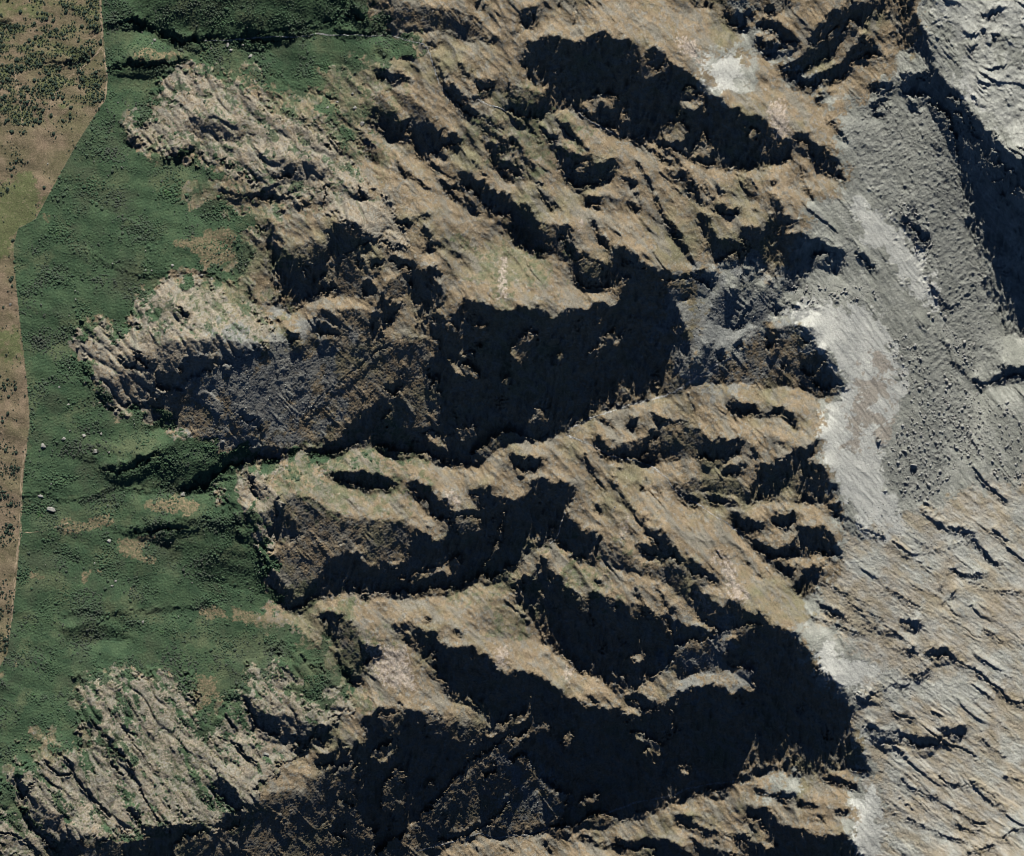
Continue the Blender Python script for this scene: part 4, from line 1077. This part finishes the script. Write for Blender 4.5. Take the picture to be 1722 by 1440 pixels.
BOULDERS = [  # map x, y, half length, half width, height, turn, label
 (86, 857, 9.5, 5.2, 6, -8, "largest boulder in the scrub, long pale oval block beside the field edge"),
 (73, 750, 5.4, 5.6, 5, 30, "pale square boulder in the scrub nearest the field, above the long oval one"),
 (107, 738, 4.6, 3.2, 3.5, 10, "flat pale boulder second from the field in the upper row of scrub boulders"),
 (140.5, 733, 4.8, 4.0, 4, 35, "pale rounded boulder at the top right of the row of scrub boulders"),
 (160.5, 758.5, 5.0, 4.6, 5, -40, "pale wedge-shaped boulder just above the dark scrub gully"),
 (68, 835, 6.0, 4.8, 4, 15, "dull brown-grey boulder half sunk in scrub just above the large oval boulder"),
 (183, 910, 3.6, 5.6, 5, -25, "upright pale rectangular boulder beside the bare earth patch in the scrub"),
 (307, 831, 5.2, 5.0, 5, 20, "pale boulder in the green stream gully below the pointed rock spur"),
 (260, 67.5, 3.2, 3.6, 4, 0, "larger pale boulder of the pair by the northern gully"),
 (256, 73, 1.8, 1.4, 1.6, 0, "smaller pale rock touching the boulder by the northern gully"),
 (383, 76, 4.4, 5.0, 5, -30, "large pale angular boulder beside the northern stream"),
 (388.5, 84.5, 4.0, 3.0, 3.5, 20, "flat grey boulder just below the large angular one beside the northern stream"),
 (409, 75.5, 3.4, 2.2, 2.5, 0, "small pale boulder right of the large angular one by the northern stream"),
 (356, 80.5, 2.6, 2.4, 2.5, 0, "small pale boulder left of the large angular one by the northern stream"),
 (345, 68, 2.8, 2.0, 2.2, 0, "small pale rock at the western end of the northern stream bed"),
 (421, 95, 4.6, 3.6, 3.5, 40, "pale slab-like boulder on the rocky edge south of the northern stream"),
 (290, 446.5, 3.2, 3.0, 3.2, 0, "round pale boulder in the scrub below the brown grassy patch"),
 (340, 463, 4.4, 2.4, 2.6, 10, "long pale rock on the scrub margin above the central outcrop"),
 (357, 469, 3.6, 2.2, 2.4, -20, "pale rock right above the top of the central outcrop"),
 (245, 454.5, 2.4, 2.2, 2.2, 0, "pale rock left in the row of three in the scrub stream gully"),
 (255, 455, 1.8, 1.8, 2.0, 0, "small pale rock right in the row of three in the scrub stream gully"),
 (374, 742, 5.2, 4.0, 4.5, -15, "pale boulder in the dark scrub slope west of the shaded gorge"),
 (446, 1269, 7.6, 5.2, 5, -15, "rounded pale boulder on the green ledge of the southern outcrop"),
 (194.5, 977.5, 3.0, 3.0, 3, 40, "upper pale block of the pair in the scrub below the bare earth patch"),
 (188, 985.5, 3.6, 2.2, 2.6, 5, "lower flat pale block of the pair in the scrub below the bare earth patch"),
 (159, 947.5, 1.9, 1.9, 2, 0, "small pale rock in open scrub between two small bare strips"),
 (240, 1046, 2.2, 4.0, 3.5, 8, "slim upright pale rock standing alone in the southern scrub"),
 (169.5, 729, 2.6, 3.4, 3.4, 10, "narrow pale rock right of the upper row of scrub boulders"),
 (99.5, 651.5, 2.6, 2.0, 2.2, 20, "small pale rock in bright green scrub left of the outcrop's foot"),
 (115, 680.5, 3.2, 2.0, 2.2, 0, "cluster-like pale rock in bright green scrub above the boulder row"),
 (85.5, 814, 1.8, 2.0, 2, 0, "small pale rock above the dark stream line near the field"),
 (17.5, 512, 2.6, 2.6, 2.5, 0, "white rock among shrubs on the dry pasture strip"),
 (80, 275.5, 2.2, 2.0, 2.2, 0, "whitish rock lying on the bare pasture near the upper bend of the scrub edge"),
 (567.5, 171.5, 3.2, 2.2, 2.6, 10, "pale boulder at the head of the green gully below the meadow slope"),
 (593, 157.5, 3.0, 2.4, 2.8, 0, "uppermost grey boulder on the tan slope left of the notched crag"),
 (597, 181, 4.4, 3.2, 3.5, 15, "largest pale boulder on the tan slope left of the notched crag"),
 (550, 180.5, 4.6, 3.0, 3.2, -10, "flat pale boulder in the green gully left of the notched crag"),
 (609, 208, 4.6, 4.2, 4, 20, "grey tilted slab at the foot of the dark split crag"),
 (1622, 576, 4.6, 4.2, 6, 20, "big lone dark boulder with long shadow on the grey rubble slope"),
 (1561, 528, 5.4, 3.4, 4, 50, "left flat grey slab of the group below the moraine hollow"),
 (1568.5, 534.5, 4.6, 3.0, 4, 60, "second flat grey slab of the group below the moraine hollow"),
 (1582, 526, 3.0, 2.6, 4, 0, "small dark block right of the two grey slabs below the moraine hollow"),
 (1589, 532.5, 4.6, 4.0, 4.5, -20, "blocky boulder at the right end of the group below the moraine hollow"),
 (1649.5, 653, 3.0, 3.6, 5, 0, "dark boulder on the pale gravel at the lower tip of the shaded hollow"),
 (1693, 677, 4.8, 3.0, 4, 0, "long boulder on the grey gully-lined slope near the right edge"),
 (1629, 699, 3.0, 2.8, 4, 0, "round dark boulder on pale gravel below the shaded hollow's tip"),
 (1536, 784, 7.5, 5.6, 9, 25, "largest dark boulder on the rubble field below the smooth pale sand"),
 (1478, 742, 4.6, 5.4, 8, -30, "dark boulder at the left edge of the rubble field beside smooth pale sand"),
 (1523, 826, 4.0, 2.6, 4, 0, "dark low boulder at the lower end of the rubble field"),
 (1034, 853, 2.4, 2.2, 3, 0, "small grey knob standing alone on the tan ridge slope"),
]
for k, (x, y, a, b, h, rot, lab) in enumerate(BOULDERS):
    me = rock_mesh('boulder', 900+k, a, b, h*.8, 16)
    o = link('boulder', me, m_pale if x < 1400 else m_grey, label=lab, category='boulder')
    o.location = (x-861, 720-y, float(height(x, y))+h*.08); o.rotation_euler = (0, 0, math.radians(rot))

def scatter(polys, n, seed, Z=None, zmin=.5, pad=2.0, size=(1, 2), power=2.5):
    g = np.random.default_rng(seed); out = []
    P = [np.array(q, float) for q in polys]
    A = np.array([np.prod(q.max(0)-q.min(0)) for q in P]); A /= A.sum()
    while len(out) < n:
        q = P[g.choice(len(P), p=A)]; lo, hi = q.min(0), q.max(0)
        x, y = g.uniform(lo[0], hi[0]), g.uniform(lo[1], hi[1])
        ins = False
        for i in range(len(q)):
            ax, ay = q[i]; bx, by = q[(i+1) % len(q)]
            if (ay > y) != (by > y) and x < (bx-ax)*(y-ay)/(by-ay)+ax: ins = not ins
        if not ins: continue
        if Z is not None and zval(Z, x, y) < zmin: continue
        out.append((x, y, size[0]+(size[1]-size[0])*g.random()**power, g.uniform(0, 6.28)))
    return np.array(out)

RUB = [[(1485, 545), (1530, 560), (1570, 640), (1640, 740), (1600, 800), (1550, 850), (1490, 815), (1500, 740), (1532, 690), (1500, 600)],
       [(1580, 545), (1640, 580), (1650, 640), (1605, 600)], [(1580, 620), (1722, 700), (1722, 820), (1620, 780)],
       [(1500, 330), (1560, 360), (1580, 440), (1540, 430)], [(1330, 480), (1480, 480), (1480, 505), (1340, 515)]]
TAL = [[(1440, 180), (1540, 185), (1600, 200), (1612, 330), (1560, 360), (1500, 260)], [(1180, 460), (1330, 450), (1290, 540), (1190, 640), (1140, 600)],
       [(430, 570), (530, 560), (560, 620), (520, 700), (440, 740), (390, 700)], [(860, 1285), (925, 1300), (930, 1350), (880, 1370)],
       [(1480, 1120), (1600, 1110), (1560, 1180), (1480, 1190)], [(1400, 830), (1560, 860), (1600, 940), (1450, 900)], [(1560, 250), (1620, 300), (1690, 600), (1620, 560)]]
R1 = scatter(RUB, 1500, 41, size=(.9, 4.4), power=3.0)
R1 = R1[np.argsort(-R1[:, 2])]
T1 = scatter(TAL+RUB, 3600, 42, size=(.6, 1.8), power=2.0)
T1 = T1[(T1[:, 0] > 1380) | (zval(Ztalus, T1[:, 0], T1[:, 1]) > np.random.default_rng(5).uniform(.2, 2.5, len(T1)))]
protos = [rock_mesh('rubble_rock', 60+k, 1, random.Random(k).uniform(.65, 1), .8, 12) for k in range(6)]
for p_ in protos: p_.materials.append(m_grey)
def batch(name, rows, pr, m, sink=.15, tall=1., **kw):
    """many small things in one mesh; rows x,y,size,turn"""
    Vs = [np.array([v.co[:] for v in p.vertices]) for p in pr]
    Fs = []
    for p in pr:
        p.calc_loop_triangles(); Fs.append(np.array([t.vertices[:] for t in p.loop_triangles]))
    V, Fc, off = [], [], 0
    H = height(rows[:, 0], rows[:, 1])
    for i, (x, y, s, r) in enumerate(rows):
        k = i % len(pr); v = Vs[k]*s; c_, s_ = math.cos(r), math.sin(r)
        V.append(np.stack([v[:, 0]*c_-v[:, 1]*s_+x-861, v[:, 0]*s_+v[:, 1]*c_+720-y, v[:, 2]*tall+H[i]+sink*s], -1))
        Fc.append(Fs[k]+off); off += len(v)
    return link(name, make_mesh(name, np.concatenate(V), np.concatenate(Fc), 3, False), m, **kw)
first = None
for i, (x, y, s, r) in enumerate(R1[:260]):
    if first is None:
        o = link('rubble_rock', protos[0], None); first = o
    else:
        o = first.copy(); o.data = protos[i % 6]; scene.collection.objects.link(o)
    fld = ('just below the moraine hollow' if y < 600 else 'beside the smooth pale sand' if x < 1560 else 'towards the right edge of the picture')
    o['label'] = ('large ' if s > 2.6 else 'small ' if s < 1.6 else 'middling ')+'dark angular rock on the rubble field '+fld; o['category'] = 'rock'; o['group'] = 'rocks strewn over the rubble field'
    o.location = (x-861, 720-y, float(height(x, y))+.2*s); o.scale = (s, s, s); o.rotation_euler = (0, 0, r)
batch('scree', np.concatenate([R1[260:], T1]), protos, m_grey, kind='stuff', label='loose grey scree and rubble', category='scree')

# small pale rocks that poke out of the scrub
S1 = scatter([ZONES['green'][0]], 130, 43, Zgreen, .6, size=(.8, 2.2), power=2.0)
pp = [rock_mesh('scrub_rock', 80+k, 1, .8, .9, 12) for k in range(4)]
for p_ in pp: p_.materials.append(m_pale)
first = None
for i, (x, y, s, r) in enumerate(S1):
    if first is None: o = link('scrub_rock', pp[0], None); first = o
    else:
        o = first.copy(); o.data = pp[i % 4]; scene.collection.objects.link(o)
    fld = ('near the northern stream' if y < 200 else 'beside the brown grass' if y < 480 else 'left of the outcrops' if y < 720 else 'around the oval boulder' if y < 930 else 'south of the bare earth')
    o['label'] = ('small' if s > 1.4 else 'tiny')+' pale rock poking out of the green scrub '+fld; o['category'] = 'rock'; o['group'] = 'small pale rocks in the green scrub'
    o.location = (x-861, 720-y, float(height(x, y))+.9*s); o.scale = (s, s, s*1.2); o.rotation_euler = (0, 0, r)

# ------------------------------------------------------------------ shrubs
def bush_mesh(name, seed):
    g = random.Random(seed); bm = bmesh.new()
    bmesh.ops.create_icosphere(bm, subdivisions=2, radius=1)
    for v in bm.verts:
        k = 1+g.uniform(-.28, .22); v.co.x *= k; v.co.y *= k*(.85+.1*seed % .3); v.co.z = max(v.co.z*k*.85, -.25)
    me = bpy.data.meshes.new(name); bm.to_mesh(me); bm.free(); return me
def low_bush(name, seed):
    g = random.Random(seed); bm = bmesh.new(); n = 6
    top = bm.verts.new((g.uniform(-.2, .2), g.uniform(-.2, .2), .95)); r1, r2 = [], []
    for i in range(n):
        a = i/n*6.283+g.uniform(-.3, .3); q = g.uniform(.75, 1.15)
        r1.append(bm.verts.new((math.cos(a)*q, math.sin(a)*q, -.3)))
        q *= g.uniform(.55, .8); r2.append(bm.verts.new((math.cos(a+.3)*q, math.sin(a+.3)*q, g.uniform(.45, .8))))
    for i in range(n):
        j = (i+1) % n
        bm.faces.new((r1[i], r1[j], r2[i])); bm.faces.new((r1[j], r2[j], r2[i])); bm.faces.new((r2[i], r2[j], top))
    me = bpy.data.meshes.new(name); bm.to_mesh(me); bm.free(); return me
m_bush, nt_, b_ = mat('scrub_leaves'); g_ = NT(nt_)
c_ = g_.mix(g_.ramp(g_.noise(.3, 3, .7), .40, .60), (.032, .062, .036), (.072, .118, .062))
c_ = g_.mix(g_.ramp(g_.noise(.016, 4, .65), .42, .62), c_, g_.mix(g_.ramp(g_.noise(.5, 2, .6), .4, .6), (.040, .052, .040), (.072, .084, .062)))
c_ = g_.mix(g_.math('MULTIPLY', g_.ramp(g_.noise(.05, 3, .6), .62, .72), .7), c_, (.055, .12, .040))
g_.lk(c_, b_.inputs['Base Color'])
m_dry, nt_, b_ = mat('shrub_leaves'); g_ = NT(nt_)
c_ = g_.mix(g_.ramp(g_.noise(.4, 3, .7), .40, .60), (.022, .036, .026), (.050, .068, .046)); g_.lk(c_, b_.inputs['Base Color'])

g = np.random.default_rng(77)
def jitter_grid(x0, x1, y0, y1, st):
    X, Y = np.meshgrid(np.arange(x0, x1, st), np.arange(y0, y1, st))
    return (X+g.uniform(-st*.5, st*.5, X.shape)).ravel(), (Y+g.uniform(-st*.5, st*.5, Y.shape)).ravel()
x, y = jitter_grid(-60, 720, -60, 1500, 3.3)
zz = zval(Zgreen, x, y); bz = zval(Zbare, x, y); dn = zval(band(NY, NX, SP, 70, 0, 1.6, 701)+.5*band(NY, NX, SP, 25, seed=702), x, y)
keep = (zz > g.uniform(.45, 1.1, x.shape)) & (bz < g.uniform(.2, 2.5, x.shape)) & (g.random(x.shape) < np.clip(.50+.30*dn, .12, 1))
x, y, dn = x[keep], y[keep], dn[keep]
sz = np.clip(.95+.35*dn+g.exponential(.42, x.shape), .6, 4.0)
lb = [low_bush('scrub', s_) for s_ in range(5)]
batch('scrub', np.stack([x, y, sz, g.uniform(0, 6.28, x.shape)], -1), lb, m_bush, tall=.62, kind='stuff', label='dense low green scrub', category='scrub')

# separate shrubs of the dry pasture
dens = np.full((NY, NX), .06, np.float32)
for q, v in (([(-170, -170), (166, -170), (168, 85), (-170, 92)], .55),
             ([(-170, 95), (100, 88), (168, 80), (174, 165), (150, 180), (120, 198), (80, 195), (60, 205), (36, 215), (-170, 215)], 1.3),
             ([(-170, 0), (60, 5), (100, 25), (60, 30), (-170, 22)], .05),
             ([(45, 222), (95, 225), (90, 240), (70, 262), (50, 262)], .6), ([(-170, 300), (30, 308), (25, 330), (-20, 345), (-170, 350)], .6),
             ([(20, 250), (40, 260), (20, 300), (5, 300)], .3), ([(100, 165), (160, 165), (130, 200), (60, 240), (30, 290), (50, 215)], .12),
             ([(60, 230), (130, 235), (75, 335), (30, 375), (0, 370), (20, 320)], .03), ([(0, 330), (60, 330), (20, 410), (0, 430)], .02),
             ([(0, 640), (20, 640), (25, 660), (0, 665)], .8), ([(-20, 750), (25, 750), (32, 800), (-20, 800)], .55), ([(-20, 815), (20, 815), (28, 850), (-20, 860)], .5),
             ([(-20, 870), (20, 870), (25, 910), (-20, 920)], .5), ([(-20, 975), (20, 975), (18, 1100), (-20, 1110)], .6)):
    fill_poly(dens, (np.array(q, float)+PAD)/SP, v)
dens = blur(dens, 3)*np.clip(1+.9*(band(NY, NX, SP, 38, 0, 2.2, 711)+.6*band(NY, NX, SP, 14, 0, 1.5, 712)), 0, 2.4)
x, y = jitter_grid(-90, 180, -90, 1120, 3.2)
keep = (zval(Zfield, x, y) > .6) & (g.random(x.shape) < zval(dens, x, y))
x, y = x[keep], y[keep]
S = np.stack([x, y, np.clip(1.0+g.exponential(.5, x.shape), .8, 3.2), g.uniform(0, 6.28, x.shape)], -1)
inside = (S[:, 0] > 1) & (S[:, 1] > 1)
order = np.argsort(-S[:, 2]*inside); S = S[order]
bm_ = [bush_mesh('shrub', s_) for s_ in range(5)]
for p_ in bm_: p_.materials.append(m_dry)
first = None
for i, (x, y, s, r) in enumerate(S[:290]):
    if first is None: o = link('shrub', bm_[0], None); first = o
    else:
        o = first.copy(); o.data = bm_[i % 5]; scene.collection.objects.link(o)
    fld = ('above the branching track' if y < 88 else 'in the thicket around the branching track' if y < 215 else 'by the green meadow corner' if y < 430 else 'on the narrow strip along the scrub edge')
    o['label'] = ('large' if s > 2.2 else 'small')+' dark shrub on dry pasture '+fld; o['category'] = 'shrub'; o['group'] = 'shrubs scattered over the dry pasture'
    o.location = (x-861, 720-y, float(height(x, y))+.2*s); o.scale = (s, s, s*.9); o.rotation_euler = (0, 0, r)
batch('pasture_scrub', S[290:], [low_bush('pasture_scrub', 20+s_) for s_ in range(4)], m_dry, kind='stuff', label='low dark bushes in clumps on the dry pasture', category='scrub')
